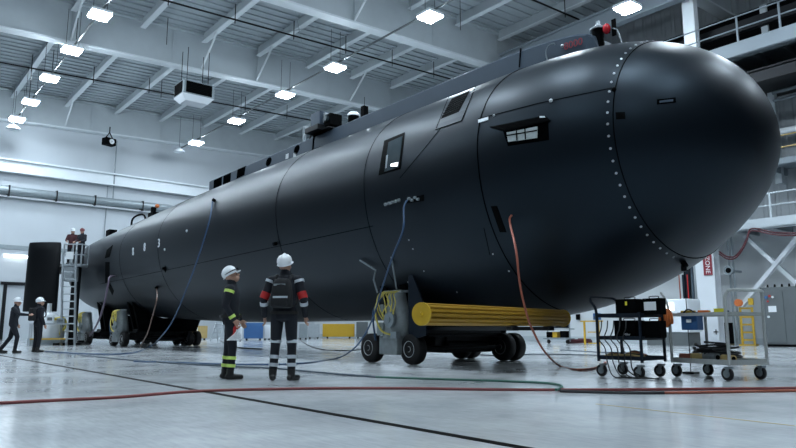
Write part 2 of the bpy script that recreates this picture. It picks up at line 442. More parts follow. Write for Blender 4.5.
struct('trim_7', MB().cyl((33, -8, 12.0), (33, 12, 11.9), .09, n=10).cyl((33, -8, 11.6), (33, 12, 11.5), .06, n=10), 'walk_grey')
# crane runway beams
c = MB()
c.box((24.6, 8, 13.0+.35), (.5, 40, .08), mi=0)
struct('crane_rail_beam', MB().box((28.5, 6, 16.0), (.45, 38, .10)).box((28.5, 6, 16.45), (.1, 38, .9)).box((28.5, 6, 16.9), (.45, 38, .1)), 'walk_grey')
struct('crane_rail_beam', MB().box((30.5, 6, 14.55), (.3, 38, .5)), 'dark_metal')
struct('wall_mezzanine', MB().box((33.3, 6, 14.8), (.2, 40, 3.4)), 'black')
# bracing panel below the lower walkway
b = MB()
p1, p2 = aX(745, 236, 32.6), aX(800, 286, 32.6); b.bar(p1, p2, .25, .18)
p1, p2 = aX(806, 228, 32.5), aX(742, 306, 32.5); b.bar(p1, p2, .28, .18)
struct('wall_brace', b, 'white_paint')
struct('wall_column', MB().box((32.3, aX(689, 300, 32.3).y, 3), (.25, .25, 6)), 'dark_blue_metal')
for px, r, m in [(694, .07, 'slate_hose'), (697, .05, 'steel_grey'), (732, .05, 'grey_metal'), (736, .05, 'grey_metal')]:
    p = aX(px, 300, 32.2); struct('trim_8', MB().cyl((32.2, p.y, 0), (32.2, p.y, 5.3), r, n=8), m)

# ------------------------------------------------------------------ submarine
XS, ZS, RX, RTp, RBt, YN, NL, PT, PB, QQ = 11.2, 3.964, 2.753, 2.193, 2.988, 4.121, 4.891, 4.024, 1.741, 1.846
TAIL = [(0, 1), (20, 1), (24, .985), (28, .94), (33, .88), (38, .82), (41, .70), (43.5, .48), (45.5, .28), (47.5, .12), (48.2, .03)]
def tailf(Y):
    xs = [a for a, _ in TAIL]; ys = [b for _, b in TAIL]
    return float(np.interp(Y, xs, ys))
def tails(Y): return sum(tailf(Y+k) for k in (-1.2, -.6, 0, .6, 1.2))/5 if Y < 46 else tailf(Y)
SEAM_Y = YN+1.50
def hull_pt(Y, th, off=0.0):
    t = min(max((Y-YN)/NL, 0), 1)
    gX = (1-(1-t)**((PT+PB)/2))**(1/QQ); gT = (1-(1-t)**PT)**(1/QQ); gB = (1-(1-t)**PB)**(1/QQ)
    k = tails(Y); s = math.sin(th)
    w = .5+.5*math.tanh(s*9)                 # smooth change from the lower to the upper section
    rz = (RTp*gT)*w+(RBt*gB)*(1-w)
    zc = ZS + (.25*(1-k))
    return Vector((XS+(RX*gX*k+off)*math.cos(th), Y, zc+(rz*k+off)*s))
def hull_mb(ys, n=128):
    return [[hull_pt(y, 2*PI*j/n) for j in range(n)] for y in ys]
sub = tag(empty('submarine', (XS, 25, 0)), 'huge matte black submarine hull resting on wheeled transporters', 'submarine')
def subpart(mb, name, m, smooth=True, parent=None, bevel=0):
    o = mb.build(name, m, None, smooth=smooth, bevel=bevel)
    pr = parent or sub
    o.parent = pr; o.matrix_parent_inverse = wm(pr).inverted()
    return o
ysn = [YN+.0006+(SEAM_Y-YN-.0006)*(i/26)**2.2 for i in range(27)]
dome = MB().rings(hull_mb(ysn)); subpart(dome, 'nose_dome', 'hull_paint')
ysb = [SEAM_Y+(9.4-SEAM_Y)*i/24 for i in range(25)]+[9.4+(48.2-9.4)*i/110 for i in range(1, 111)]
body = MB().rings(hull_mb(ysb)); subpart(body, 'hull', 'hull_paint')
allr = MB().rings(hull_mb(ysn+ysb[1:]))
BVH = BVHTree.FromPolygons([Vector(v) for v in allr.v], allr.f)
def hit(px, py):
    l, n, i, dist = BVH.ray_cast(EYE, ray(px, py).normalized())
    if l is None:
        return None, None
    if n.dot(ray(px, py)) > 0: n = -n
    return l, n
def ring_line(Y, th0, th1, r=.012, n=90, off=.002):
    return MB().tube([hull_pt(Y, th0+(th1-th0)*i/n, off) for i in range(n+1)], r, 6, smooth=0)
subpart(ring_line(SEAM_Y, 0, 2*PI, .009), 'seam_ring', 'hull_dark')
BY = SEAM_Y+.075
for i in range(30):
    th = math.radians(96+i*5.6)
    p = hull_pt(BY, th, .003)
    q = (p-Vector((XS, p.y+1.0, ZS))).normalized()
    subpart(MB().cyl(p, p+q*.012, .022, .018, n=10), 'seam_bolt', 'bolt')
def patch(poly, name, m, off=.01, thick=.02, parent=None, n=6, recess=False):
    """curved plate following the hull, its corners given in order around it"""
    P = [Vector((x, y)) for x, y in poly]
    rows = []; norms = []
    for i in range(n+1):
        for j in range(n+1):
            u, v = i/n, j/n
            q = P[0]*(1-u)*(1-v)+P[1]*u*(1-v)+P[2]*u*v+P[3]*(1-u)*v
            l, nn = hit(q.x, q.y)
            rows.append(l); norms.append(nn)
    N = n+1; k = N*N
    vs = [l+nn*off for l, nn in zip(rows, norms)]+[l-nn*thick for l, nn in zip(rows, norms)]
    fs = []
    for i in range(n):
        for j in range(n):
            a = i*N+j; fs.append((a, a+1, a+N+1, a+N)); fs.append((k+a, k+a+N, k+a+N+1, k+a+1))
    edge = [i*N for i in range(n)]+[n*N+j for j in range(n)]+[i*N+n for i in range(n, 0, -1)]+[j for j in range(n, 0, -1)]
    for a, b in zip(edge, edge[1:]+edge[:1]): fs.append((a, b, k+b, k+a))
    return subpart(MB().add(vs, fs), name, m, smooth=False, parent=parent)
def hline(pts, name, m, r=.012, off=.003, parent=None):
    out = []
    for (a, b) in zip(pts, pts[1:]):
        for k in range(8):
            l, nn = hit(a[0]+(b[0]-a[0])*k/8, a[1]+(b[1]-a[1])*k/8)
            if l: out.append(l+nn*off)
    l, nn = hit(*pts[-1]); out.append(l+nn*off)
    return subpart(MB().tube(out, r, 6, smooth=0), name, m, parent=parent)
for (px, py) in [(478, 160), (377, 250), (276, 215), (158, 240), (120, 250)]:
    l, _ = hit(px, py); subpart(ring_line(l.y, math.radians(100), math.radians(262), .010 if px > 400 else .006), 'panel_seam', 'hull_dark')
hline([(478, 119), (540, 103), (612, 88)], 'panel_seam', 'hull_dark', .006)
hline([(100, 284), (200, 263), (373, 226)], 'panel_seam', 'hull_dark', .007)
hline([(441, 128), (425, 148), (400, 178)], 'panel_seam', 'hull_dark', .005)
hline([(484, 228), (490, 255)], 'panel_seam', 'hull_dark', .006)

# casing along the top
cs = MB(); rings = []
for Y, zt, w in [(24.9, 6.66, .60), (22, 6.68, .60), (16, 6.72, .60), (11, 6.74, .60), (9.4, 6.735, .60), (8.5, 6.72, .585), (8.0, 6.69, .57), (7.7, 6.66, .55), (7.4, 6.62, .52), (7.2, 6.57, .48), (7.08, 6.50, .40), (7.0, 6.2, .30)]:
    zb = 5.7
    rings.append([Vector((XS-w, Y, zb)), Vector((XS-w, Y, zt-.06)), Vector((XS-w+.07, Y, zt)), Vector((XS+w-.07, Y, zt)), Vector((XS+w, Y, zt-.06)), Vector((XS+w, Y, zb))])
cs.rings(rings); casing = subpart(cs, 'casing', 'casing_paint', smooth=False)
XC = XS-.60
def flat(poly, X=XC, off=.006): return [Vector((X-off, aX(x, y, X).y, aX(x, y, X).z)) for x, y in poly]
def flatplate(poly, name, m, parent, depth=.03, off=.008):
    a = flat(poly, off=off); b = [v+Vector((depth, 0, 0)) for v in a]
    return subpart(MB().rings([a, b]), name, m, smooth=False, parent=parent)
for poly in [[(214, 180.3), (222, 176.5), (221.6, 186), (213.6, 189.5)], [(223.6, 176), (231, 172.6), (230.4, 181.7), (223, 185.2)], [(237.6, 169.6), (245.6, 166), (244.4, 175), (236.6, 178.8)]]:
    flatplate(poly, 'square_port', 'hull_dark', casing)
for (cx, cy) in [(268.8, 161.7), (296.8, 149.5)]:
    flatplate([(cx+2.6*math.cos(a)+1.0*math.sin(a), cy-4.6*math.sin(a)-.6*math.cos(a)) for a in [i*PI/8 for i in range(16)]], 'oval_port', 'hull_dark', casing)
for (cx, cy) in [(287.2, 156.3), (294.8, 155)]:
    flatplate([(cx-1.2, cy-2), (cx+1.5, cy-3), (cx+1.2, cy+2), (cx-1.5, cy+3)], 'small_plate', 'bolt', casing)
flatplate([(313.5, 132), (315, 131.3), (313.6, 149.5), (312.2, 150.2)], 'joint_gap', 'hull_dark', casing)
flatplate([(520.2, 48.5), (521, 48.2), (519.6, 67), (518.8, 67.3)], 'joint_gap', 'hull_dark', casing)
# loop handle and red serial marking near the front of casing
p = aX(552, 52, XC+.02)
subpart(MB().tube([p+Vector((-.05, .09, -.16)), p+Vector((-.07, .1, 0)), p+Vector((-.07, .04, .12)), p+Vector((-.07, -.1, .13)), p+Vector((-.06, -.13, .1))], .014, 6), 'loop_handle', 'grey_metal', parent=casing)
def text_obj(txt, size, mname, name, M3, loc, parent=None, ext=.004, align='CENTER'):
    cu = bpy.data.curves.new(name, 'FONT'); cu.body = txt; cu.size = size; cu.extrude = ext; cu.align_x = align; cu.align_y = 'CENTER'
    o = bpy.data.objects.new(name, cu); COL.objects.link(o)
    dg = bpy.context.evaluated_depsgraph_get(); dg.update()
    me = bpy.data.meshes.new_from_object(o.evaluated_get(dg)); bpy.data.objects.remove(o)
    me.materials.clear(); me.materials.append(M(mname))
    o = bpy.data.objects.new(name, me); COL.objects.link(o)
    m = M3.to_4x4(); m.translation = Vector(loc); 
    if parent is not None:
        o.parent = parent; o.matrix_parent_inverse = wm(parent).inverted()
    o.matrix_basis = m
    return o
def frame(xdir, ydir):
    x = Vector(xdir).normalized(); z = x.cross(Vector(ydir)).normalized(); y = z.cross(x)
    return Matrix((x, y, z)).transposed()
p = aX(574, 44.5, XS-.52)
text_obj('8000', .21, 'sign_red', 'serial_marking', frame((.12, -1, 0), (0, 0, 1)), p+Vector((-.03, 0, 0)), casing)
p = aX(563, 46, XS-.56); subpart(MB().sphere(p+Vector((-.02, 0, 0)), .035, 8), 'marker_light', 'bolt', parent=casing)
# white hull markings on the tail quarter
for ch, px, py in [('8', 133.5, 252), ('8', 145, 247.5), ('3', 159.3, 243.5)]:
    l, n = hit(px, py)
    text_obj(ch, .45, 'white_paint', 'hull_marking', frame(Vector((0, -1, 0))-n*(Vector((0, -1, 0)).dot(n)), Vector((0, 0, 1))-n*n.z), l+n*.02, sub, .01)
for px, py in [(165, 249.5), (187, 231)]:
    l, n = hit(px, py); subpart(MB().sphere(l, .05, 8), 'hull_fitting', 'bolt')
# window in the side: dark reveal, glass, what shows behind, and a painted reflection
win = patch([(384.5, 141), (405, 132.5), (400.5, 169), (378.8, 175.5)], 'side_window', 'black', .012, .02)
patch([(389, 142.5), (403, 136.3), (399, 167.5), (384.8, 172)], 'glass', 'glass_dark', .016, .0, parent=win)
patch([(391.5, 164), (398.8, 162.4), (398, 166.4), (391, 166.6)], 'window_glint', 'pale_glow', .02, .0, parent=win, n=2)  # glowing patch stands in for a bright reflection in the glass
patch([(386.9, 156), (388.6, 155), (387.4, 168), (385.9, 168.6)], 'inner_post', 'grey_metal', .02, .0, parent=win, n=2)
# louvred intake below the casing
vent = patch([(449, 97), (476, 86.5), (462, 121), (436, 130)], 'intake_frame', 'hull_paint', .008, .01)
patch([(452, 99), (470, 91), (459, 112), (441.5, 119)], 'intake_grille', 'black', .014, .0, parent=vent)
hline([(449, 97), (476, 86.5), (462, 121), (436, 130), (449, 97)], 'frame_edge', 'hull_dark', .006, .010, parent=vent)
for k in range(7):
    a, b = (451.5-k*1.5, 101+k*2.6), (469-k*1.6, 93+k*2.6)
    hline([a, b], 'louvre', 'dark_metal', .010, .018, parent=vent)
# hooded recess with light panel
rec = patch([(503, 130.5), (548, 117.5), (549, 140), (508, 146)], 'recess', 'hull_dark', .006, .02)
hood = patch([(491, 128), (546, 116.5), (551, 121), (507, 131.5)], 'recess_hood', 'black', .05, .01)
patch([(507.5, 133), (538, 127), (537.5, 138), (509, 142)], 'light_panel', 'grille', .03, .0, parent=rec)
for a, b in [((517.5, 131), (518, 140.5)), ((526, 129.5), (526.5, 139.5)), ((508, 136), (538, 131))]:
    hline([a, b], 'panel_bar', 'black', .010, .04, parent=rec)
patch([(478.5, 120), (488.5, 117), (488.5, 120), (478.5, 123)], 'white_plate', 'white_paint', .012, .0, n=3)
patch([(541, 117.3), (546, 117.3), (546.5, 118.6), (541, 119)], 'white_plate', 'steel_white', .055, .0, n=2)
l, n = hit(551, 100.7); subpart(MB().sphere(l, .035, 8), 'hull_fitting', 'bolt')
l, n = hit(494, 115.5); subpart(MB().sphere(l, .025, 8), 'hull_fitting', 'bolt')
patch([(657, 99.5), (675.5, 97.5), (676, 102.5), (657, 104.5)], 'nose_slot', 'hull_dark', .006, .0, n=4)
patch([(659.5, 101), (673, 99.5), (673, 101.5), (659.5, 103)], 'slot_cover', 'casing_paint', .010, .0, n=4)
patch([(615.5, 112.5), (625, 112), (625.5, 119), (616, 119.5)], 'nose_slot', 'black', .008, .0, n=3)
l, n = hit(614, 89.5); subpart(MB().sphere(l, .04, 8), 'hull_fitting', 'black')
# connectors
for k in range(5):
    l, n = hit(386.5+k*3.3, 204.3-k*1.0)
    subpart(MB().cyl(l-n*.01, l+n*.05, .035, n=10), 'connector', 'grey_metal')
co = patch([(407, 199), (424, 194.5), (424, 201), (407, 203.5)], 'connector_recess', 'black', .006, .0, n=3)
for k in range(4):
    l, n = hit(410+k*3.0, 198.5-k*.5+(k % 2)*2)
    subpart(MB().cyl(l-n*.01, l+n*.06, .028, n=8), 'connector', 'grey_metal', parent=co)
patch([(491, 206), (497, 206), (506.5, 232), (500, 232)], 'flank_slot', 'black', .01, .0, n=4)
patch([(107, 250), (113, 245), (109.5, 257), (105, 258.5)], 'flank_slot', 'black', .015, .0, n=3)
patch([(105.6, 262), (109.6, 262), (109.4, 282), (105.4, 283)], 'flank_slot', 'black', .015, .0, n=3)
patch([(110, 283), (114, 291), (112.5, 295), (108.5, 287)], 'flank_slot', 'black', .015, .0, n=3)
l, n = hit(165.5, 267.5); subpart(MB().sphere(l, (.03, .05, .2), 8), 'hull_fitting', 'black')
for px, py in [(409, 240), (413, 249), (424, 271), (493, 254), (509, 271), (408, 282), (457, 292)]:
    l, n = hit(px, py); subpart(MB().sphere(l, .018, 8), 'hull_fitting', 'bolt')
for px, py in [(683, 262), (276.5, 243.5), (165, 268), (215, 201), (157.5, 287)]:
    l, n = hit(px, py)
    if l: subpart(MB().cyl(l-n*.01, l+n*.10, .05, n=8), 'hose_port', 'black')
# deck fittings on the aft hull: small housing and rail
p = aX(154.5, 216, XS-.35); subpart(MB().box(p+Vector((0, 0, -.05)), (.4, .7, .4)).box(p+Vector((0, .2, .28)), (.2, .2, .35)), 'deck_housing', 'black', smooth=False)
subpart(MB().sphere(p+Vector((0, -.3, .45)), .10, 8), 'deck_beacon', 'orange')
p = aX(139, 221, XS-.3); subpart(MB().tube([p+Vector((0, 1.2, -.5)), p+Vector((0, 1.0, .25)), p+Vector((0, -.6, .25)), p+Vector((0, -1.2, -.3))], .05, 6), 'deck_rail', 'black')
p = aX(111.5, 232, XS-.4); subpart(MB().box(p+Vector((0, 0, -.1)), (.4, .7, .4)), 'deck_housing', 'black', smooth=False)
# stern: horizontal plane with an upright end plate (rudder)
pl = MB()
prof = lambda c, L, T, z: [Vector((c.x+dx, c.y+dy, z)) for dx, dy in []]
def foil(cx, cy, chord, thick, z, ang, n=20):
    ca, sa = math.cos(ang), math.sin(ang); out = []
    for j in range(n):
        a = 2*PI*j/n; u = chord/2*math.cos(a); v = thick/2*math.sin(a)
        out.append(Vector((cx+v*ca-u*sa, cy+v*sa+u*ca, z)))
    return out
a0 = aY(23, 312, 40.6); b0 = aY(56.5, 310, 39.2)
cx, cy = (a0.x+b0.x)/2, (a0.y+b0.y)/2; ang = math.atan2(-(a0.x-b0.x), a0.y-b0.y); ch = (a0-b0).length
zt = aY(44, 241.5, 39.4).z; zb = aY(44, 311.5, 39.4).z
rr = [foil(cx, cy, ch*k, .75*k2, z, ang) for z, k, k2 in [(zb, .99, .9), (zb+.05, 1.0, 1), (zt-.5, .97, 1), (zt-.12, .96, .95), (zt, .94, .7)]]
endp = subpart(MB().rings(rr), 'rudder', 'rudder_paint')
zm = aY(70, 268, 40).z
rr = []
for X, c_ in [(cx, 2.4), (9.0, 3.2), (11.2, 4.2)]:
    rr.append([Vector((X, 41+c_/2*math.cos(a), zm+.28*math.sin(a))) for a in [2*PI*j/20 for j in range(20)]])
subpart(MB().rings(rr), 'stern_plane', 'rudder_paint')

# ---- gear on top of the casing (top-level things resting on it)
def Z2(px, py, X=10.85): return aX(px, py, X)
p = Z2(327, 131, 10.75)
t = empty('camera_rig', (10.75, p.y, 6.71), -.0, 'boxy grey survey camera rig standing on the middle of the casing', 'equipment rig')
MB().box((-.05, .22, .42), (.5, .52, .46)).build('grey_box', 'casing_paint', t, bevel=.015)
MB().box((-.25, .15, .08), (.45, .75, .16)).build('tray', 'dark_metal', t, bevel=.01)
MB().box((0, -.32, .30), (.42, .36, .36)).build('black_box', 'black', t, bevel=.01)
MB().cyl((-.2, -.32, .33), (-.3, -.32, .33), .1, n=16).build('lens', 'glass_dark', t, smooth=True)
MB().box((-.02, -.08, .44), (.3, .12, .3)).build('silver_panel', 'galv', t)
MB().tube([(-.1, .5, .1), (-.15, .7, .3), (-.1, .8, .05), (-.1, .9, -.1)], .03, 6).build('cable_loop', 'black_hose', t, smooth=True)
MB().box((.05, .0, .015), (.7, 1.1, .03)).build('base', 'dark_metal', t)
p = Z2(353.5, 115, 10.75)
t = empty('hat_dome', (10.75, p.y, 6.72), 0, 'white hard hat dome on a black base between the camera rig and the antenna box', 'hard hat')  # made-up dome unit standing in for a white hard hat peeking up
MB().cyl((0, 0, 0), (0, 0, .16), .16, n=18).build('base', 'black', t, smooth=True)
MB().lathe((0, 0, .16), (0, 0, 1), [(0, .19), (.06, .18), (.12, .12), (.15, .03)], 18).build('dome', 'white_plastic', t, smooth=True)
p = Z2(364.5, 108, 10.75)
t = empty('antenna_box', (10.75, p.y, 6.72), 0, 'small black box with a whip antenna right of the white hard hat dome', 'antenna')
MB().box((0, 0, .16), (.16, .16, .32)).build('box', 'black', t, bevel=.01)
MB().cyl((0, 0, .3), (0, 0, .6), .008, n=6).build('whip', 'black', t)
p = aX(304.5, 138, 10.75)
t = empty('valve_stub', (10.75, p.y, 6.70), 0, 'short grey pipe stub on the casing left of the camera rig', 'pipe fitting')
MB().cyl((0, 0, 0), (0, 0, .5), .06, n=10).cyl((0, .0, .5), (0, -.25, .42), .05, n=10).build('stub', 'grey_metal', t)
# masthead cluster at the nose end
MY = aX(597, 33, 10.95).y; 
p = aX(595.5, 44, 11.0)
mh = subpart(MB().lathe((11.0, MY, 6.26), (0, 0, 1), [(-.25, .13), (.20, .10), (.36, .13), (.40, .13)], 18), 'masthead_base', 'black')
subpart(MB().lathe((11.0, MY, 6.66), (0, 0, 1), [(0, .17), (.03, .17), (.08, .08), (.14, .03)], 18).box((11.0, MY, 6.82), (.05, .07, .07)), 'masthead_cap', 'galv', parent=mh)
subpart(MB().sphere((10.95, MY-.22, 6.60), (.075, .075, .11), 10), 'red_beacon', 'lamp_red', parent=mh)
subpart(MB().box((11.05, MY-.32, 6.62), (.03, .09, .34)), 'fin_antenna', 'black', smooth=False, parent=mh)
subpart(MB().tube([(10.95, MY-.36, 6.56), (10.95, MY-.46, 6.46), (10.95, MY-.54, 6.14)], .012, 6), 'guard_hoop', 'grey_metal', parent=mh)

# ------------------------------------------------------------------ transporters
def wheel(parent, x, y, rad=.33, w=.26, face=-1):
    wv = MB(); pr = [(-.5, .52), (-.5, .86), (-.42, .96), (-.3, 1), (.3, 1), (.42, .96), (.5, .86), (.5, .52)]
    wv.lathe((x, y, rad), (1, 0, 0), [(a*w, r*rad) for a, r in pr], 28, cap=False)
    wv.lathe((x, y, rad), (1, 0, 0), [(-.5*w, .52*rad), (.5*w, .52*rad)], 28, cap=True)
    o = wv.build('wheel', 'rubber', parent, smooth=True)
    r = MB(); xf = x+face*w*.5
    r.lathe((xf, y, rad), (face, 0, 0), [(.004, .54*rad), (.012, .52*rad), (-.02, .44*rad), (-.03, .22*rad), (.01, .18*rad), (.015, .02)], 24, cap=False)
    rim = r.build('rim', 'rim', o, smooth=True)
    MB().cyl((xf, y, rad), (xf+face*.03, y, rad), rad*.16, n=12).build('hub_cap', 'dark_metal', o, smooth=True)
    return o
def transporter(loc, label, pack='yellow', saddleY=0, ext=True):
    T = empty('transporter', loc, 0, label, 'transporter', 'wheeled transporters under the hull')
    wy = (-.72, .72)
    for y in wy:
        wheel(T, -1.85, y, .325, .26)
        wheel(T, 1.35, y, .33, .26)
        wheel(T, 1.0, y, .33, .24)
        MB().cyl((-1.8, y, .33), (1.4, y, .33), .05, n=10).build('axle', 'dark_metal', T)
    f = MB(); 
    for y in (-.36, .36): f.box((-.2, y, .48), (3.1, .14, .20))
    f.box((-1.2, 0, .48), (.2, 1.6, .18)).box((.9, 0, .48), (.2, 1.6, .18)).box((-.1, 0, .60), (2.5, 1.3, .06))
    f.build('chassis', 'dark_metal', T, bevel=.01)
    MB().box((.1, 0, .42), (1.5, .95, .42)).box((-.95, 0, .5), (.5, .7, .5)).build('engine_box', 'dark_metal', T, bevel=.02)
    MB().cyl((-.7, -.5, .36), (.6, -.5, .36), .12, n=14).build('air_tank', 'dark_metal', T, smooth=True)
    # saddle following the hull
    n = 18; top = []
    y0, y1 = T.location.y-.5, T.location.y+.5
    def ring(y):
        top = []
        for i in range(n+1):
            th = math.radians(228+i*(312-228)/n); q = hull_pt(T.location.y+y, th, .03); top.append(Vector((q.x-T.location.x, y, q.z)))
        zb_ = .62
        return top+[Vector((top[-1].x*.75, y, zb_)), Vector((top[0].x*.75, y, zb_))]
    MB().rings([ring(-.45), ring(-.25)]).build('saddle', 'black', T)
    MB().rings([ring(.25), ring(.45)]).build('saddle', 'black', T)
    # power pack
    P = empty('power_pack', (-1.80, -.18, 0)); P.parent = T
    MB().box((-.05, 0, .40), (.55, .62, .40)).build('pack_base', 'pack_grey', P, bevel=.02)
    rg = []
    for i in range(15):
        z = .55+i*.072; wv = .29+.07*math.sin(i/14*PI*1.6); k = .27-.11*(i/14)
        rg.append([Vector((k*math.cos(a)*(1+.25*abs(math.cos(a)))-.05, wv*math.sin(a), z)) for a in [2*PI*j/24 for j in range(24)]])
    MB().rings(rg).build('pack_body', 'pack_grey', P, smooth=True)
    dt = MB()
    dt.cyl((-.38, -.1, .95), (-.30, -.1, .95), .17, n=20).cyl((-.40, -.1, .95), (-.37, -.1, .95), .06, n=12)
    dt.box((-.34, .2, .75), (.10, .22, .28)).box((-.34, -.28, .62), (.12, .2, .14)).cyl((-.36, .2, 1.2), (-.3, .2, 1.2), .09, n=14)
    dt.build('pump', 'grey_metal', P, bevel=.008)
    MB().box((-.08, 0, 1.57), (.26, .62, .05)).build('pack_lid', 'galv', P, bevel=.01)
    random.seed(3)
    for k in range(7):
        y = -.28+k*.09
        pts = [(-.22, y, 1.58), (-.36, y+.03, 1.50), (-.38, y+random.uniform(-.1, .1), 1.32), (-.36, y+random.uniform(-.15, .2), 1.1), (-.33, y*.6, .95)]
        MB().tube(pts, .014, 6).build('hydraulic_hose', 'yellow_hose', P, smooth=True)
    MB().tube([(-.2, .28, 1.55), (-.35, .38, 1.3), (-.42, .30, 1.0), (-.4, .1, .7), (-.3, -.3, .6)], .022, 7).build('hydraulic_hose', 'yellow_hose', P, smooth=True)
    MB().tube([(-.2, .3, 1.5), (-.38, .42, 1.2), (-.42, .40, .9), (-.38, .36, .5)], .022, 7).build('hydraulic_hose', 'blue_hose', P, smooth=True)
    if pack:
        # slanted guide arms and side plate leaning against the hull
        MB().tube([(-.32, .38, 1.55), (-.40, .42, 1.85), (-.42, .32, 2.05), (-.55, .75, 2.3)], .022, 6, smooth=0).build('guide_arm', 'grey_metal', P)
        MB().cyl((-.32, -.30, 1.6), (-.48, -.30, 2.35), .018, n=8).build('guide_arm', 'grey_metal', P)
        MB().rings([[Vector(v) for v in ((-.15, -.50, .5), (-.15, -1.05, .62), (-.15, -1.05, 1.15), (-.20, -.62, 2.0), (-.20, -.55, 2.05), (-.16, -.50, 1.5))],
                    [Vector(v) for v in ((-.11, -.50, .5), (-.11, -1.05, .62), (-.11, -1.05, 1.15), (-.16, -.62, 2.0), (-.16, -.55, 2.05), (-.12, -.50, 1.5))]]).build('side_plate', 'dark_blue_metal', P)
    return T
T1 = transporter((11.2, 11.6, 0), 'nearest wheeled transporter with grey power pack and yellow hoses under the nose')
T2 = transporter((11.0, 30.4, 0), 'wheeled transporter with upright power pack under the aft hull, right of the ladder', pack=None)
T3 = transporter((10.9, 35.6, 0), 'wheeled transporter beside the foot of the silver ladder under the tail', pack=None)

# ------------------------------------------------------------------ yellow ribbed roller
A = aY(422, 315.5, 6.85); B = aY(562.5, 317.0, 7.75)
A.z = B.z = (A.z+B.z)/2
R0 = .155
RA = math.atan2(B.y-A.y, B.x-A.x); RL = (B-A).length
t = empty('ribbed_roller', A, RA, 'long yellow ribbed cylinder held across the front of the near transporter', 'roller')
rings = []; nrib = 14
for X in (0, RL):
    rg = []
    for j in range(nrib*4):
        a = 2*PI*j/(nrib*4); r = R0 if (j % 4) in (0, 1, 2) else R0-.03
        rg.append(Vector((X, r*math.cos(a), r*math.sin(a))))
    rings.append(rg)
MB().rings(rings).build('ribbed_body', 'roller_yellow', t)
MB().lathe((-.012, 0, 0), (-1, 0, 0), [(-.02, R0*1.03), (.01, R0*1.03), (.012, R0*.8), (.004, R0*.7), (.01, R0*.2), (.04, R0*.16), (.04, .01)], 28).build('end_cap', 'yellow', t, smooth=True)
MB().lathe((RL+.012, 0, 0), (1, 0, 0), [(-.02, R0*1.03), (.01, R0*1.03), (.012, .01)], 28).build('end_cap', 'yellow', t, smooth=True)
m = MB(); zf = A.z-R0-.04
for k, x2 in ((.56, 9.75), (.86, 10.9)):
    q = A+(B-A)*k; dr = (Vector((x2, 10.98, 0))-Vector((q.x, q.y, 0))).normalized()
    a_ = Vector((q.x, q.y, zf))-dr*.12; m.bar(a_, (x2, 10.98, zf), .10, .07).box((q.x, q.y, zf+.02), (.14, .10, .05))
m.bar((9.65, 10.98, zf-.05), (12.2, 10.98, zf-.05), .08, .12)
fk = m.build('fork_arm', 'dark_metal', None); fk.parent = T1; fk.matrix_parent_inverse = wm(T1).inverted()

# ------------------------------------------------------------------ hoses
def hose(pts, r, m, label, cat='hose', fit=None):
    o = MB().tube(pts, r, 8, smooth=6).build('hose', m, None, smooth=True)
    return tag(o, label, cat)
G = lambda x, y, r=.016: gz(x, y, r)
hose([G(-20, 404), G(60, 400), G(120, 397), G(200, 391), G(300, 388.6), G(400, 388.3), G(500, 389.6), G(600, 389.8), G(700, 389), G(800, 388), G(830, 388)], .018, 'floor_red_hose', 'long dark red hose lying across the whole near floor')
hose([G(560, 390.8, .02), G(600, 392.2), G(640, 393), G(664, 392.8)], .018, 'black_hose', 'short black hose lying beside the red hose, right part of the floor')
hose([G(664, 392.8), G(700, 392.3), G(760, 391.2), G(830, 389.9)], .016, 'orange_hose', 'orange hose coupled to the black one beside the red hose')
hose([G(376, 377), G(420, 378.5), G(500, 381), G(540, 382.6), G(556, 384.2), G(562, 386.5), G(559, 389.0, .03), G(556, 389.6, .045)], .016, 'green_hose', 'green hose curving round to join the red hose')
hose([G(82, 355.5), G(135, 360.3), G(200, 364.8), G(270, 368), G(320, 372.5), G(376, 377)], .016, 'slate_hose', 'dark hose running behind the two workers towards the green hose')
def air(px, py, X): return aX(px, py, X)
hl, hn = hit(409, 200)
hose([hl+hn*.06, hl+hn*.14+Vector((0, 0, -.15)), air(403, 230, 8.25), air(392, 258, 8.3), air(382, 288, 8.45), air(374, 315, 8.6), air(364, 336, 8.8), air(352, 350, 8.9), G(336, 358.5), G(300, 363.5), G(240, 364.5), G(180, 362.5), G(134, 361.5)], .018, 'blue_hose', 'blue hose hanging from the hull connectors and looping onto the floor')
hl, hn = hit(214, 202)
hose([hl+hn*.05, air(209, 222, 8.35), air(198, 258, 8.3), air(184, 295, 8.5), air(172, 322, 8.7), air(160, 338, 8.8), G(150, 346.5, .02), G(132, 353), G(90, 354), G(45, 351.5)], .025, 'blue_hose', 'blue hose draped from the upper aft hull down past the rear transporter')
hl, hn = hit(513, 214)
hose([hl+hn*.05, hl+hn*.12+Vector((0, 0, -.1)), air(516, 250, 8.2), air(520, 285, 8.3), air(527, 315, 8.5), air(534, 333, 8.7), air(545, 352, 9.0), G(560, 366), G(578, 369.5), G(596, 367.5), G(606, 362)], .018, 'orange_hose', 'orange hose hanging from the forward hull to the dark cart')
hl, hn = hit(116, 276)
hose([hl+hn*.05, air(110, 277, 8.1), air(108, 285, 8), air(103, 308, 8), air(95, 328, 8.2), G(84, 342.5, .02), G(74, 344.5)], .04, 'purple_hose', 'purplish hose pair hanging from the aft hull beside the ladder')
hl, hn = hit(157.5, 288)
hose([hl+hn*.05, air(157, 298, 8.3), air(152, 318, 8.4), air(147, 334, 8.6), G(140, 347, .02)], .025, 'tail_hose', 'brownish hose hanging in the middle of the aft hull')
hose([G(470, 352.3), G(490, 355.3), G(520, 354.6), G(545, 354.0), G(570, 354.5), G(640, 356)], .014, 'slate_hose', 'dark green hose on the floor beyond the near transporter')
hose([G(560, 350), G(600, 352), G(640, 352.6)], .014, 'slate_hose', 'dark hose on the floor beyond the orange hose')
hose([G(220, 340.5), G(232, 346), G(245, 348), G(262, 349)], .02, 'black_hose', 'dark cable curling on the floor behind the left worker')
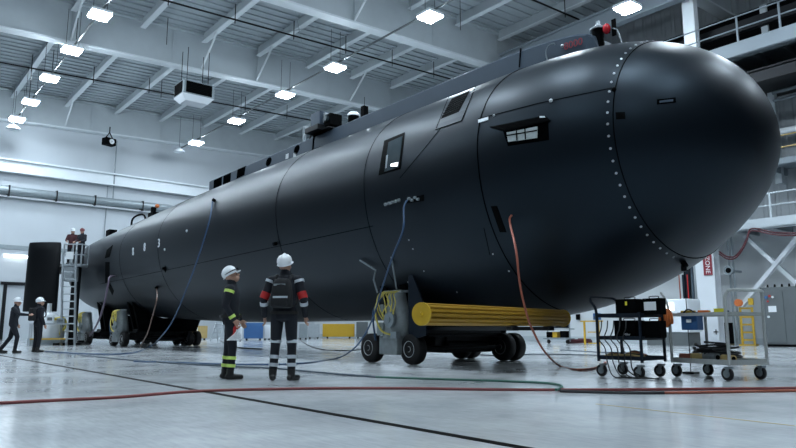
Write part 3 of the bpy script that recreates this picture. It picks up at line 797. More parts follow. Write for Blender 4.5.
hose([G(298, 338), G(306, 344), G(320, 349), G(345, 350.5), G(365, 349)], .02, 'black_hose', 'dark cable curving on the floor behind the right worker')
# red service hoses swagged below the lower walkway
for dz, lb in [(0, 'dark red hose swagged under the lower walkway, upper of two'), (2.2, 'dark red hose swagged under the lower walkway, lower of two')]:
    hose([aX(x, y+dz, 30.9) for x, y in [(810, 231.5), (796, 233), (775, 232.5), (752, 228.5), (747, 238), (742, 248), (735, 256), (727, 256.5), (719, 251.5)]], .035, 'red_hose', lb)
# electrical lead hanging from nose
p, _ = hit(684, 262)
tag(MB().cyl((p.x-.02, p.y, p.z), (p.x-.02, p.y, 0.03), .008, n=6).cyl((p.x-.02, p.y, p.z-.06), (p.x-.02, p.y, p.z-.16), .05, n=10).box((p.x-.02, p.y, .015), (.2, .2, .03)).build('plumb_line', 'dark_metal'), 'thin grey plumb line hanging from the underside of the nose', 'plumb line')

# ------------------------------------------------------------------ carts
def castor(parent, x, y, r=.075, rz=0):
    o = MB().box((x, y, .19), (.09, .09, .03)).bar((x-.032, y, .18), (x-.032, y+.03, .07), .012, .05).bar((x+.032, y, .18), (x+.032, y+.03, .07), .012, .05).build('castor', 'grey_metal', parent)
    MB().lathe((x-.022, y+.03, r), (1, 0, 0), [(0, r*.5), (0, r*.92), (.01, r), (.034, r), (.044, r*.92), (.044, r*.5)], 20).build('wheel', 'rubber', o, smooth=True)
    MB().cyl((x-.028, y+.03, r), (x+.028, y+.03, r), r*.55, n=16).build('hub', 'grey_metal', o, smooth=True)
    return o
def frame2(a, b):                     # local frame: origin a, +x towards b on the ground
    d = b-a; return math.atan2(d.y, d.x)
# white cart
a = gz(731, 379.5); a.z = 0
WO = gz(731, 381.5); WO.z = 0
WR = -.26
def WV(x, y, z): return WO+rotz(WR) @ Vector((x, y, z))
WC = empty('utility_cart', WO, WR, 'pale grey two-tier utility cart with tall push handle at the right', 'cart')
W, D = .80, 1.06                       # X width, Y length
zt_, zl = .965, .33
def shelf(z, m, par, W, D, th=.035, nm='shelf'):
    s = MB().box((W/2, D/2, z), (W, D, .012)).box((W/2, 0, z+.01), (W, .012, th)).box((W/2, D, z+.01), (W, .012, th)).box((0, D/2, z+.01), (.012, D, th)).box((W, D/2, z+.01), (.012, D, th))
    return s.build(nm, m, par)
shelf(zt_, 'cart_grey', WC, W, D, .05); shelf(.255, 'cart_grey', WC, W, D, .075)
for x, y in ((0, 0), (W, 0), (0, D), (W, D)):
    MB().cyl((x, y, .22), (x, y, zt_+(.0 if y == 0 else .0)+.02), .024, n=10).build('post', 'cart_grey', WC, smooth=True)
    castor(WC, x+(.05 if x == 0 else -.05), y+(.06 if y == 0 else -.06), .10)
MB().tube([(0, 0, zt_), (0, -.01, 1.22), (.03, -.03, 1.29), (.10, -.05, 1.32), (W-.10, -.05, 1.32), (W-.03, -.03, 1.29), (W, -.01, 1.22), (W, 0, zt_)], .024, 8).build('push_handle', 'cart_grey', WC, smooth=True)
MB().tube([(0, D, zt_), (0, D+.02, 1.12), (0, D+.08, 1.25), (0, D+.15, 1.34)], .018, 8).build('side_handle', 'cart_grey', WC, smooth=True)
# dark cart
DO = gz(643, 379); DO.z = 0
DC = empty('welding_cart', DO, 0, 'dark three-shelf tool cart loaded with black equipment cases', 'cart')
W2, D2 = .68, .76
for z in (.29, .60, .955): shelf(z, 'dark_blue_metal', DC, W2, D2, .06)
for x, y in ((0, 0), (W2, 0), (0, D2), (W2, D2)):
    MB().bar((x, y, .24), (x, y, 1.01), .035, .035).build('post', 'dark_blue_metal', DC)
    castor(DC, x+(.04 if x == 0 else -.04), y+(.05 if y == 0 else -.05), .095)
MB().tube([(0, D2, .9), (0, D2+.02, 1.08), (0, D2+.10, 1.20), (.04, D2+.13, 1.25), (.12, D2+.14, 1.27), (W2-.1, D2+.14, 1.27), (W2, D2+.08, 1.24), (W2, D2, 1.1), (W2, D2, .9)], .023, 8).build('push_handle', 'dark_blue_metal', DC, smooth=True)
def cpos(px, z): return Vector((DO.x+.22, aX(px, 320, DO.x+.07).y, z))
def case_box(loc, size, rz, label, m='black', lab=None, latch=False, labm='white_plastic', txt=None):
    t = empty('equipment_case', loc, rz, label, 'equipment case', 'cases on the dark cart')
    MB().box((0, 0, size[2]/2), size).build('case_body', m, t, bevel=.008)
    if lab:
        MB().box((-size[0]/2-.003, lab[0], lab[1]), (.004, lab[2], lab[3])).build('label_plate', labm, t)
    if txt:
        text_obj(txt, .05, 'white_plastic', 'lettering', frame((0, -1, 0), (0, 0, 1)), Vector(loc)+Vector((-size[0]/2-.004, -.04, .05)), t, .001)
    MB().tube([(0, -size[1]*.25, size[2]), (0, -size[1]*.25, size[2]+.03), (0, size[1]*.25, size[2]+.03), (0, size[1]*.25, size[2])], .007, 6, smooth=3).build('handle', 'dark_metal', t, smooth=True)
    return t
case_box(cpos(625.5, .97), (.28, .35, .25), 0, 'black case with small yellow sticker on the cart top, left one', lab=(-.02, .18, .035, .06), labm='bright_yellow')
case_box(cpos(650, .97), (.18, .29, .25), 0, 'black case with large white label on the cart top', lab=(.02, .13, .20, .13), labm='white_plastic')
case_box(cpos(624, .615), (.30, .37, .27), 0, 'black case with small white lettering on the middle shelf', txt='Miller')
case_box(cpos(649, .615), (.20, .28, .26), 0, 'plain black case on the middle shelf, right one', m='black')
# hoses hanging about and lying in the dark cart
random.seed(11)
for k in range(5):
    x = DO.x-.02; y = DO.y+.66-k*.11
    pts = [(x, y, .88), (x-.06, y-.02, .75), (x-.05, y+.04, .6), (x-.02, y-.05, .45), (x-.05, y-.10, .25-.03*k), (x-.12+.05*k, y-.25, .02), (x-.02, y-.5, .02)]
    tag(MB().tube(pts, .010, 6).build('cable', 'black_hose', None, smooth=True), None, 'cable', 'cables hanging from dark cart')['label'] = 'black cable looping down the side of the dark cart to the floor'
for k in range(5):
    pts = [DO+Vector(v) for v in ((.08+.05*k, .05, .33+.02*(k % 2)), (.1+.03*k, .25, .345+.015*k), (.06+.06*k, .45, .34), (.1+.04*k, .7, .33+.01*k))]
    tag(MB().tube(pts, .016, 7).build('coiled_hose', ['tan', 'black_hose', 'tan', 'orange_hose', 'black_hose'][k], None, smooth=True), None, 'hose', 'hoses on the bottom shelf of dark cart')['label'] = 'short hose lying on the bottom shelf of the dark cart'
def coil(c, R, r, turns, m, axis, label, name='hose_coil', cat='hose coil', pitch_=None):
    pts = []; ax = Vector(axis).normalized(); t1 = ax.orthogonal().normalized(); t2 = ax.cross(t1)
    n = int(turns*16)
    for i in range(n+1):
        a = 2*PI*i/16; pts.append(Vector(c)+(t1*math.cos(a)+t2*math.sin(a))*(R*(1+.06*math.sin(i*.7)))+ax*((pitch_ or r*1.6)*(i/16)))
    return tag(MB().tube(pts, r, 7, smooth=0).build(name, m, None, smooth=True), label, cat)
coil(aX(661, 318, DO.x+.75), .14, .022, 3.5, 'orange', RT_, 'bright orange coiled hose hung at the right end of the dark cart')
# things on white cart: X 10.05..10.71, Y 4.55..5.60
zz = zt_+.012
t = empty('yellow_box', WV(.15, .22, zz), .1, 'small bright yellow box on the top shelf of the pale cart', 'box')
MB().box((0, 0, .035), (.12, .14, .07)).build('body', 'bright_yellow', t, bevel=.006); MB().box((0, 0, .074), (.125, .145, .01)).build('lid', 'bright_yellow', t)
t = empty('tool_tray', WV(.2, .80, zz), .0, 'black and yellow tool tray on the far end of the pale cart top', 'tool tray')
MB().box((0, 0, .015), (.22, .36, .03)).build('tray', 'black', t, bevel=.005); MB().box((0, .05, .045), (.08, .22, .04)).build('tool', 'yellow', t, bevel=.01); MB().tube([(-.08, -.1, .03), (-.09, 0, .08), (-.06, .1, .03)], .012, 6).build('strap', 'black_hose', t, smooth=True)
t = empty('blue_bin', WV(.16, .76, .735), 0, 'blue bin hanging below the top shelf of the pale cart', 'bin')
MB().box((0, 0, .11), (.2, .26, .22)).build('bin', 'blue', t, bevel=.01); MB().box((-.105, 0, .14), (.008, .08, .05)).build('label_plate', 'white_plastic', t)
random.seed(5)
for k, (x, y, r, L, m, a, lb) in enumerate([(10.22, 4.72, .040, .30, 'tan', .9, 'tan roll lying at the handle end of the bottom shelf'), (10.25, 5.05, .045, .34, 'grey_metal', 1.0, 'grey cylinder lying mid shelf on the pale cart bottom'),
                                         (10.28, 5.25, .042, .32, 'tan', 2.3, 'tan roll slanting on the pale cart bottom shelf'), (10.22, 5.43, .038, .30, 'orange_hose', 1.9, 'brownish roll at the far end of the pale cart bottom shelf')]):
    p = WV(x-10.03, y-4.55, .268+r*1.3); dv = Vector((math.cos(a), math.sin(a), 0))*L/2
    t = empty('cylinder_roll', p, 0, lb, 'roll')
    r *= 1.3
    MB().cyl(-dv, dv, r, n=18).build('roll_body', m, t, smooth=True); MB().cyl(-dv*1.02, -dv, r*.6, n=14).build('end_plug', 'black', t)
for k in range(10):
    pts = []; c = WV(.40, .30+k*.065, .30+.022*(k if k < 6 else 11-k))
    for i in range(14): pts.append(c+Vector((.15*math.cos(i*.8+k), .16*math.sin(i*.8+k*.5), max(0, .010*i*(.6+.6*math.sin(k*1.7))))))
    tag(MB().tube(pts, .016, 6, smooth=3).build('cable', 'black_hose', None, smooth=True), 'black cable heaped on the bottom shelf of the pale cart', 'cable', 'cables heaped on the pale cart')

# small tools on the top of the pale cart
for k, (x, y, c_, lb) in enumerate([(.12, .50, 'orange', 'orange tool on the pale cart top beside the yellow box'), (.25, .58, 'yellow', 'yellow tool on the pale cart top near the black tray'), (.45, .40, 'slate_hose', 'dark tool on the back of the pale cart top')]):
    t = empty('hand_tool', WV(x, y, zz), .5*k, lb, 'tool')
    MB().box((0, 0, .03), (.05, .16, .06)).build('tool_body', c_, t, bevel=.01)
    MB().cyl((0, .05, .02), (0, .17, .02), .015, n=10).build('tool_grip', 'black', t, smooth=True)
# valve manifold standing by the column behind the pale cart
p = gz(694, 344.5)
t = empty('pipe_manifold', (p.x-.4, p.y, 0), 0, 'dark pipe stand with red and blue lines left of the white column', 'pipe stand')
MB().box((0, 0, .05), (.6, .9, .1)).build('foot_plate', 'black', t)
for y, m_, r_ in ((-.35, 'slate_hose', .07), (-.1, 'red', .03), (.08, 'dark_blue_metal', .09), (.32, 'orange_hose', .03)):
    MB().cyl((0, y, .05), (0, y, 3.4), r_, n=10).build('riser_pipe', m_, t, smooth=True)
for z in (.9, 2.1): MB().box((.0, 0, z), (.12, .95, .12)).build('clamp_bar', 'dark_metal', t)

# ------------------------------------------------------------------ right background
cb = aX(774, 345, 31.2)
CY0 = aX(763, 330, 30.6).y; CY1 = aX(800, 330, 30.6).y
HC = aX(775, 287, 30.6).z
t = empty('electrical_cabinet', (31.1, (CY0+CY1)/2, 0), 0, 'tall grey electrical cabinet standing under the white cross brace', 'cabinet')
w = abs(CY0-CY1)
MB().box((0, 0, HC/2+.05), (1.0, w, HC-.1)).build('cabinet_body', 'cabinet_grey', t, bevel=.02)
MB().box((0, 0, .05), (.9, w-.1, .1)).build('plinth', 'black', t)
MB().box((-.51, w/2-.33*w, HC/2), (.03, .60*w, HC*.86)).build('door', 'cabinet_grey', t, bevel=.01)
for (y, z, r, m) in [(.32*w, HC*.83, .06, 'blue'), (.22*w, HC*.85, .05, 'red'), (.14*w, HC*.83, .05, 'white_plastic'), (.28*w, HC*.76, .04, 'red'), (.3*w, HC*.50, .05, 'white_plastic')]:
    MB().cyl((-.53, y, z), (-.58, y, z), r, n=14).build('push_button', m, t, smooth=True)
MB().box((-.53, .18*w, HC*.63), (.02, .32, .26)).build('label_plate', 'white_plastic', t)
for k in range(5): MB().cyl((0, w*(.4-.2*k), HC-.02), (0, w*(.4-.2*k), HC+.15), .06, .03, n=10).build('cable_gland', 'black', t)
# red sign on the column
sg = aX(707.5, 265, 31.55)
t = empty('zone_sign', (31.56, sg.y, sg.z), 0, 'dark red sign with white upright lettering on the white column', 'sign')
MB().box((0, 0, 0), (.03, .42, .98)).build('sign_plate', 'sign_red', t)
text_obj('ZONE', .30, 'white_plastic', 'sign_lettering', frame((0, 0, -1), (0, -1, 0)), Vector((31.56-.018, sg.y, sg.z)), t, .003)
ar = aX(716, 332.5, 31.55)
text_obj('+', .5, 'black', 'arrow_mark', frame((0, -1, 0), (0, 0, 1)), (31.56, ar.y, ar.z), t, .003)
# gauge on wall
p = aX(729.5, 270.5, 32.0)
t = empty('round_gauge', p, 0, 'small round dark gauge beside the white column', 'gauge')
MB().cyl((0, 0, 0), (-.12, 0, 0), .22, n=20).build('bezel', 'grey_metal', t, smooth=True); MB().cyl((-.12, 0, 0), (-.13, 0, 0), .13, n=20).build('dial', 'black', t)
MB().box((.6, 0, 0), (1.2, .1, .1)).build('mount', 'grey_metal', t)
# yellow stand with orange reel
p = gz(749, 345.5)
t = empty('yellow_stand', (p.x, p.y, 0), .2, 'yellow tubular stand holding an orange reel, seen behind the pale cart', 'stand')
m = MB()
for y in (-.25, .25): m.bar((0, y, 0), (0, y, 1.75), .09, .09)
for z in (.25, .6, .95, 1.3, 1.7): m.bar((0, -.25, z), (0, .25, z), .08, .08)
m.box((0, 0, .03), (.6, .7, .06)); m.build('stand_frame', 'yellow', t)
MB().lathe((-.1, .25, 1.95), (-1, 0, 0), [(0, .17), (.05, .17), (.05, .1), (.18, .1), (.18, .17), (.22, .17)], 20).build('reel', 'orange', t, smooth=True)
MB().box((-.1, -.25, 2.0), (.2, .2, .3)).build('lamp_head', 'yellow', t)
# dark pallet box behind yellow stand
p = gz(756, 344.5); t = empty('dark_crate', (p.x-1.4, p.y+1.3, 0), 0, 'dark crate on the floor behind the yellow stand', 'crate')
MB().box((0, 0, .55), (.8, 1.6, 1.0)).build('crate_body', 'black', t, bevel=.01); MB().box((0, 0, .03), (.8, 1.5, .06)).build('skid', 'tan', t)
# white service machine behind the carts
p = gz(672, 345)
t = empty('service_unit', (29.5, aX(672, 320, 29.5).y, 0), 0, 'white service machine with glowing screen partly hidden by the carts', 'machine')
MB().box((0, 0, 1.35), (1.2, 2.2, 1.5)).build('body', 'white_paint', t, bevel=.05); MB().box((-.62, .2, 1.75), (.04, 1.3, .35)).build('screen', 'pale_glow', t)
MB().box((0, 0, .3), (1.1, 2.0, .6)).build('base', 'cabinet_grey', t)
# blue notice box on white wall, yellow barrier, far cart, hose heap
p = aX(597, 316.5, XR-.1); t = empty('wall_box', p, 0, 'small blue control box on the white right wall', 'control box')
MB().box((0, 0, 0), (.2, .42, .38)).build('box', 'blue', t, bevel=.02); MB().box((-.105, 0, -.05), (.01, .3, .12)).build('face_plate', 'slate_hose', t)
p = aX(578, 317, XR-.1); t = empty('wall_telephone', p, 0, 'small dark telephone on the white right wall left of the blue box', 'telephone')
MB().box((0, 0, 0), (.16, .22, .34)).build('body', 'black', t, bevel=.02); MB().box((-.1, -.04, .02), (.04, .05, .26)).build('handset', 'black', t, bevel=.01)
p = gz(593, 344.5)
t = empty('yellow_barrier', (p.x, p.y, 0), 0, 'yellow folding barrier standing by the white right wall', 'barrier')
m = MB()
for y in (-.35, .45): m.bar((0, y, 0), (0, y, 1.15), .08, .08)
m.bar((0, -.6, 1.13), (0, .65, 1.13), .09, .06).bar((0, -.35, .6), (0, .25, .6), .05, .05).bar((0, -.35, .06), (0, .25, .06), .05, .05); m.build('barrier_frame', 'yellow', t)
p = gz(559, 343.5)
t = empty('supply_cart', (p.x, p.y, 0), .0, 'small far cart stacked with black boxes near the end of the yellow roller', 'cart')
m = MB().box((0, 0, .25), (.7, 1.5, .06)).box((0, 0, .75), (.7, 1.5, .05))
for y in (-.7, .7): m.bar((0, y, .1), (0, y, 1.25 if y < 0 else .8), .05, .05)
m.build('cart_frame', 'grey_metal', t)
for k, (y, z, s, mm) in enumerate([(-.4, .3, .35, 'black'), (.1, .3, .3, 'yellow'), (.5, .3, .3, 'black'), (-.35, .8, .35, 'black'), (.15, .8, .38, 'dark_blue_metal'), (.5, .8, .28, 'black')]):
    tag(MB().box((p.x, p.y+y, z+s/2), (.4, s, s)).build('box', mm, None, bevel=.02), ['dark box on the lower right of the far cart', 'yellow box low on the far cart', 'dark box low at the left of far cart', 'dark box at upper right of the far cart', 'dark blue box atop the middle of far cart', 'dark box atop the left of far cart'][k], 'box')
for y in (-.6, .6): MB().cyl((-.1, y, .1), (-.04, y, .1), .1, n=14).build('wheel', 'rubber', t, smooth=True)
coil((gz(580, 343.6).x, gz(580, 343.6).y, .06), .55, .06, 3, 'red_hose', (0, 0, 1), 'heap of dark red hose on the floor by the white right wall', pitch_=.05)

# ------------------------------------------------------------------ back-of-hall equipment
def container(px0, px1, py0, py1, Xd, name, m, label, cat='container', dep=1.4):
    a = gz((px0+px1)/2, py1); 
    # box facing the camera
    ang = math.atan2(a.y, a.x)-PI/2
    dist = FW.dot(a-EYE); w = (px1-px0)/F_PX*dist*.97; h = (py1-py0)/F_PX*dist
    t = empty(name, (a.x+math.cos(ang+PI/2)*dep/2, a.y+math.sin(ang+PI/2)*dep/2, 0), ang, label, cat)
    MB().box((0, 0, h/2+.06), (w, dep, h-.12)).build('body', m, t, bevel=.03)
    r = MB(); n = max(3, int(w/.35))
    for i in range(n): r.box((-w/2+w*(i+.5)/n, -dep/2-.02, h/2), (.06, .04, h*.8))
    r.build('side_rib', m, t)
    MB().box((-w*.35, 0, .06), (.12, dep, .12)).box((w*.35, 0, .06), (.12, dep, .12)).build('skid', 'black', t)
    return t
container(322, 355, 324, 338.3, 0, 'yellow_container', 'yellow', 'yellow container on the far floor right of the two workers')
container(243.5, 263, 323, 340.3, 0, 'blue_container', 'blue', 'blue container on the far floor between the two workers')
container(264, 270, 325, 340, 0, 'parts_locker', 'white_paint', 'white locker against the blue container on the far floor', 'locker')
container(299, 307, 324, 339.5, 0, 'parts_locker', 'grey_metal', 'grey locker right of the worker with backpack, darker of the two', 'locker')
container(308, 319.5, 324, 338.8, 0, 'parts_locker', 'galv', 'pale grey locker left of the yellow container', 'locker')
container(356, 368, 322, 338.5, 0, 'parts_locker', 'cabinet_grey', 'grey locker behind the left wheel of the near transporter', 'locker')
container(189, 207, 326, 340, 0, 'slatted_pallet', 'tan', 'slatted pallet crate on the far floor under the hull', 'crate', 1.0)
container(229, 242, 327, 341, 0, 'white_case', 'white_paint', 'white case on the far floor behind the left worker', 'case', 1.0)
p = gz(215, 341)
t = empty('step_ladder', (p.x, p.y, 0), .7, 'grey step ladder standing on the far floor left of the left worker', 'ladder')
m = MB()
for y in (-.3, .3): m.bar((0, y, 0), (.55, y*.7, 1.2), .06, .06); m.bar((1.0, y, 0), (.55, y*.7, 1.2), .05, .05)
m.build('frame', 'galv', t)
for k in range(4): MB().bar((.11+.12*k, -.27, .25+.26*k), (.11+.12*k, .27, .25+.26*k), .12, .04).build('step', 'galv', t)
p = gz(178, 341); t = empty('guard_fence', (p.x, p.y, 0), -.3, 'low white tubular fence on the far floor beside the pallet crate', 'fence')
m = MB()
for k in range(6): m.bar((k*.45-1.1, 0, 0), (k*.45-1.1, 0, .95), .04, .04)
m.bar((-1.1, 0, .95), (1.15, 0, .95), .05, .05).bar((-1.1, 0, .5), (1.15, 0, .5), .04, .04); m.build('fence_frame', 'white_paint', t)

# left: work table and machines by the ladder
p = gz(48, 345.6)
t = empty('work_table', (p.x, p.y, 0), -.3, 'small steel work table with yellow lower shelf beside the standing man', 'table')
MB().box((0, 0, .98), (1.6, .8, .05)).build('tabletop', 'galv', t)
MB().box((0, 0, .30), (1.5, .7, .05)).build('shelf', 'yellow', t)
for x in (-.75, .75):
    for y in (-.35, .35): MB().bar((x, y, 0), (x, y, .96), .05, .05).build('leg', 'galv', t)
for k, (x, s, m, lb) in enumerate([(-.45, .28, 'white_plastic', 'white machine box on the left of the work table'), (.0, .36, 'steel_white', 'pale machine box in the middle of the work table'), (.45, .24, 'grey_metal', 'small grey box on the right of the work table')]):
    q = Vector((p.x, p.y, 0))+rotz(-.3) @ Vector((x, 0, 1.005))
    t = empty('machine_box', q, -.3, lb, 'box'); MB().box((0, 0, s/2), (.3, .4, s)).build('body', m, t, bevel=.02); MB().box((0, -.21, s*.55), (.2, .02, s*.4)).build('panel', 'cabinet_grey', t)
# big pale pump skid left of ladder
p = gz(56, 345)
t = empty('pump_skid', (p.x-.1, p.y+1.5, 0), 0, 'pale grey pump skid behind the work table under the rudder', 'pump')
MB().box((0, 0, .15), (1.5, 1.2, .3)).build('skid_base', 'grey_metal', t, bevel=.02)
MB().lathe((0, 0, .3), (0, 0, 1), [(0, .55), (.1, .6), (.9, .55), (1.15, .35), (1.25, .12), (1.7, .10)], 24).build('tank', 'steel_white', t, smooth=True)
MB().tube([(.4, -.3, .4), (.7, -.5, .9), (.5, -.6, 1.3), (.1, -.5, 1.2)], .06, 8).build('pipe', 'yellow_hose', t, smooth=True)
for k, (dx, dy) in enumerate([(1.1, -.2), (1.5, .6)]):
    MB().cyl((dx*.5, dy, .3), (dx*.5, dy, 1.0), .16, n=14).build('cylinder', 'galv', t, smooth=True)

# ------------------------------------------------------------------ ladder lift with basket
LX, LY = 8.0, 34.2
pa, pb = gz(61, 345.4), gz(74.5, 345.4)
zb_ = aY(70, 261, LY).z
ctr = Vector(((pa.x+pb.x)/2, (pa.y+pb.y)/2, 0)); dirv = (pb-pa); wL = dirv.length; ang = math.atan2(dirv.y, dirv.x)
t = empty('access_ladder', ctr, ang, 'tall silver ladder rising from the floor to the work basket at the tail', 'ladder')
zb_ = CAM_H+(329-264)/F_PX*FW.dot(ctr-EYE)*1.0
for x in (-wL/2, wL/2): MB().bar((x, 0, 0), (x-.30, .1, zb_+.6), .10, .07).build('stile', 'galv', t)
n = 10
for k in range(n): 
    z = .3+k*(zb_-.3)/n; MB().cyl((-wL/2-.30*z/(zb_+.6), .1*z/zb_, z), (wL/2-.30*z/(zb_+.6), .1*z/zb_, z), .03, n=8).build('rung', 'galv', t)
bk = empty('work_basket', ctr+Vector((math.cos(ang), math.sin(ang), 0))*-.24+Vector((-math.sin(ang), math.cos(ang), 0))*.62, ang, 'grey railed work basket at the ladder top holding two people', 'work platform')
bw, bd = .86, .66
MB().box((0, 0, zb_), (bw*1.05, bd, .12)).box((-.15, -.1, zb_-.42), (bw*.7, bd*.6, .7)).build('basket_floor', 'galv', bk, bevel=.02)
for z in (.5, 1.0):
    for a_, b_ in (((-1, -1), (1, -1)), ((-1, 1), (1, 1)), ((-1, -1), (-1, 1)), ((1, -1), (1, 1))):
        MB().cyl((a_[0]*bw/2, a_[1]*bd/2, zb_+z), (b_[0]*bw/2, b_[1]*bd/2, zb_+z), .025, n=8).build('guard_bar', 'galv', bk, smooth=True)
for x in (-bw/2, 0, bw/2):
    for y in (-bd/2, bd/2): MB().bar((x, y, zb_), (x, y, zb_+1.0), .05, .05).build('rail_post', 'galv', bk)
MB().box((-.1, -.40, zb_+.45), (.35, .06, .35)).build('control_box', 'white_plastic', bk)
MB().bar((0, .2, 0), (0, .2, zb_), .30, .30).build('support_mast', 'dark_metal', bk)
MB().box((0, .2, .05), (1.3, .9, .10)).build('base_plate', 'dark_metal', bk)

# ------------------------------------------------------------------ people
def human(name, loc, face, label, P, H=1.78, vox=.012, cloth='navy_cloth', lower=None, helmet='helmet_white', rubberboot=True, group=None):
    """P: joints in metres for a 1.78 m figure facing +Y, X to the person's right"""
    root = empty(name, loc, face, label, 'person', group); root.scale = (H/1.78,)*3
    J = {k: Vector(v) for k, v in P.items()}
    segs = []                                   # a, b, ra, rb, tag, flat
    mb = MB()
    def cap(a, b, ra, rb, tg, fx=1.0):
        a, b = Vector(a), Vector(b); segs.append((a, b, ra, rb, tg))
        d = b-a; L = d.length; d.normalize()
        t1 = Vector((1, 0, 0)); t1 = (t1-d*t1.dot(d));
        if t1.length < .1: t1 = Vector((0, 1, 0))-d*Vector((0, 1, 0)).dot(d)
        t1.normalize(); t2 = d.cross(t1); prof = []
        for i in range(5): th = PI/2*(1-i/5)*1; prof.append((-ra*math.sin(th), ra*math.cos(th)+1e-4))
        prof.append((0, ra)); prof.append((L/2, (ra+rb)/2)); prof.append((L, rb))
        for i in range(1, 6): th = PI/2*i/5; prof.append((L+rb*math.sin(th), rb*math.cos(th)+1e-4))
        mb.rings([[a+d*h+(t1*math.cos(2*PI*j/16)*fx+t2*math.sin(2*PI*j/16))*r for j in range(16)] for h, r in prof])
    def ell(c, r, tg, rot=None):
        mb.sphere(c, r, 12, rot=rot); segs.append((Vector(c), Vector(c), min(r), min(r), tg))
    # torso loft
    pel, wa, chs, nk = J['pelvis'], J['waist'], J['chest'], J['neck']
    sr, sl = J['shR'], J['shL']
    def tring(c, rx, ry, tw=0): return [c+Vector((rx*math.cos(a), ry*math.sin(a), 0)) for a in [2*PI*j/24 for j in range(24)]]
    mb.rings([tring(pel+Vector((0, 0, -.10)), .10, .08), tring(pel+Vector((0, 0, -.07)), .165, .125), tring(pel, .185, .14), tring((pel+wa)/2, .175, .13), tring(wa, .165, .125), tring(chs-Vector((0, 0, .06)), .185, .14), tring(chs+Vector((0, 0, .06)), .19, .14), tring(chs+Vector((0, 0, .15)), .165, .115), tring(chs+Vector((0, 0, .21)), .10, .085), tring(nk-Vector((0, 0, .01)), .07, .07)])
    segs.append((pel, chs+Vector((0, 0, .12)), .15, .15, 0))
    cap(sr, sl, .075, .075, 0)
    cap(nk-Vector((0, 0, .05)), J['head']-Vector((0, 0, .06)), .062, .06, 1)
    cap(nk-Vector((0, 0, .04)), nk+Vector((0, 0, .03)), .078, .072, 0)     # collar
    for s in 'RL':
        sh, el, wr = J['sh'+s], J['el'+s], J['wr'+s]
        cap(sh, el, .072, .056, 0); cap(el, wr, .055, .040, 0)
        hd = (wr-el).normalized(); palm = wr+hd*.085
        cap(wr+hd*.01, palm, .030, .034, 1, .7)
        side = Vector((0, 1, 0)); side = (side-hd*side.dot(hd)).normalized(); inn = hd.cross(side)*(1 if s == 'R' else -1)
        for k, L in enumerate((.062, .074, .069, .054)):
            o = side*(.027-.018*k); a0 = palm+o*1.05; 
            m1 = a0+hd*L*.6+inn*.004; m2 = m1+hd*L*.45+inn*.026
            cap(a0, m1, .0105, .0095, 1); cap(m1, m2, .0095, .008, 1)
        th0 = wr+hd*.035+side*.028; th1 = th0+hd*.035+side*.026+inn*.012; th2 = th1+hd*.032+side*.004+inn*.012
        cap(th0, th1, .013, .011, 1); cap(th1, th2, .011, .009, 1)
        hp, kn, an = J['hip'+s], J['kn'+s], J['an'+s]
        cap(hp, kn, .100, .070, 2); cap(kn, an, .068, .055, 2)
        td = J['toe'+s]-an; td.z = 0; td.normalize()
        cap(an+Vector((0, 0, .04)), an-Vector((0, 0, .02)), .058, .056, 3)
        cap(Vector((an.x, an.y, .045))-td*.035, Vector((an.x, an.y, .038))+td*.165, .046, .040, 3, 1.05)
    # head
    hc = J['head']; ld = Vector(P['look']).normalized(); rt = ld.cross(Vector((0, 0, 1))).normalized(); up = rt.cross(ld)
    HR = Matrix((rt, ld, up)).transposed()
    h = lambda x, y, z: hc+HR @ Vector((x, y, z))
    ell(h(0, -.005, .02), (.076, .098, .108), 1, HR); ell(h(0, .035, -.055), (.052, .058, .052), 1, HR)
    cap(h(0, .090, .015), h(0, .112, -.022), .010, .016, 1)                   # nose
    cap(h(-.02, .094, -.058), h(.02, .094, -.058), .009, .009, 1)             # lips
    cap(h(-.035, .082, .032), h(.035, .082, .032), .012, .012, 1)             # brow
    for x in (-.078, .078): ell(h(x, -.005, -.005), (.012, .022, .034), 1, HR)
    me = bpy.data.meshes.new(name+'_source'); me.from_pydata(mb.v, [], mb.f)
    bm = bmesh.new(); bm.from_mesh(me); bmesh.ops.recalc_face_normals(bm, faces=bm.faces); bm.to_mesh(me); bm.free()
    o = bpy.data.objects.new('tmp', me); COL.objects.link(o)
    rm = o.modifiers.new('r', 'REMESH'); rm.mode = 'VOXEL'; rm.voxel_size = vox
    sm = o.modifiers.new('s', 'SMOOTH'); sm.factor = .5; sm.iterations = 2
    dg = bpy.context.evaluated_depsgraph_get(); dg.update()
    m2 = bpy.data.meshes.new_from_object(o.evaluated_get(dg)); bpy.data.objects.remove(o)
    m2.materials.clear()
    for mm in (cloth, 'skin', lower or cloth, 'boot'): m2.materials.append(M(mm))
    n = len(m2.polygons); cen = np.empty(n*3); m2.polygons.foreach_get('center', cen); cen = cen.reshape(-1, 3)
    best = np.full(n, 1e9); idx = np.zeros(n, int)
    for a, b, ra, rb, tg in segs:
        a_ = np.array(a); d_ = np.array(b)-a_; L2 = max((d_*d_).sum(), 1e-9)
        tt = np.clip(((cen-a_)@d_)/L2, 0, 1); dd_ = np.linalg.norm(cen-(a_+tt[:, None]*d_), axis=1)-(ra+(rb-ra)*tt)
        w_ = dd_ < best; best[w_] = dd_[w_]; idx[w_] = tg
    m2.polygons.foreach_set('material_index', idx.astype(np.int32)); m2.polygons.foreach_set('use_smooth', [True]*n); m2.update()
    body_ = bpy.data.objects.new('body', m2); COL.objects.link(body_); body_.parent = root
    # eyes
    e = MB()
    for x in (-.031, .031): e.sphere(h(x, .078, .008), .011, 6)
    e.build('eyes', 'black', root, smooth=True)
    # hard hat
    hm = MB(); prof = [(-.012, .108), (.03, .118), (.075, .108), (.11, .078), (.128, .03), (.131, .005)]
    rings = [[h(r*.92*math.cos(a), r*1.08*math.sin(a)-.008, .055+z) for a in [2*PI*j/28 for j in range(28)]] for z, r in prof]
    hm.rings(rings)
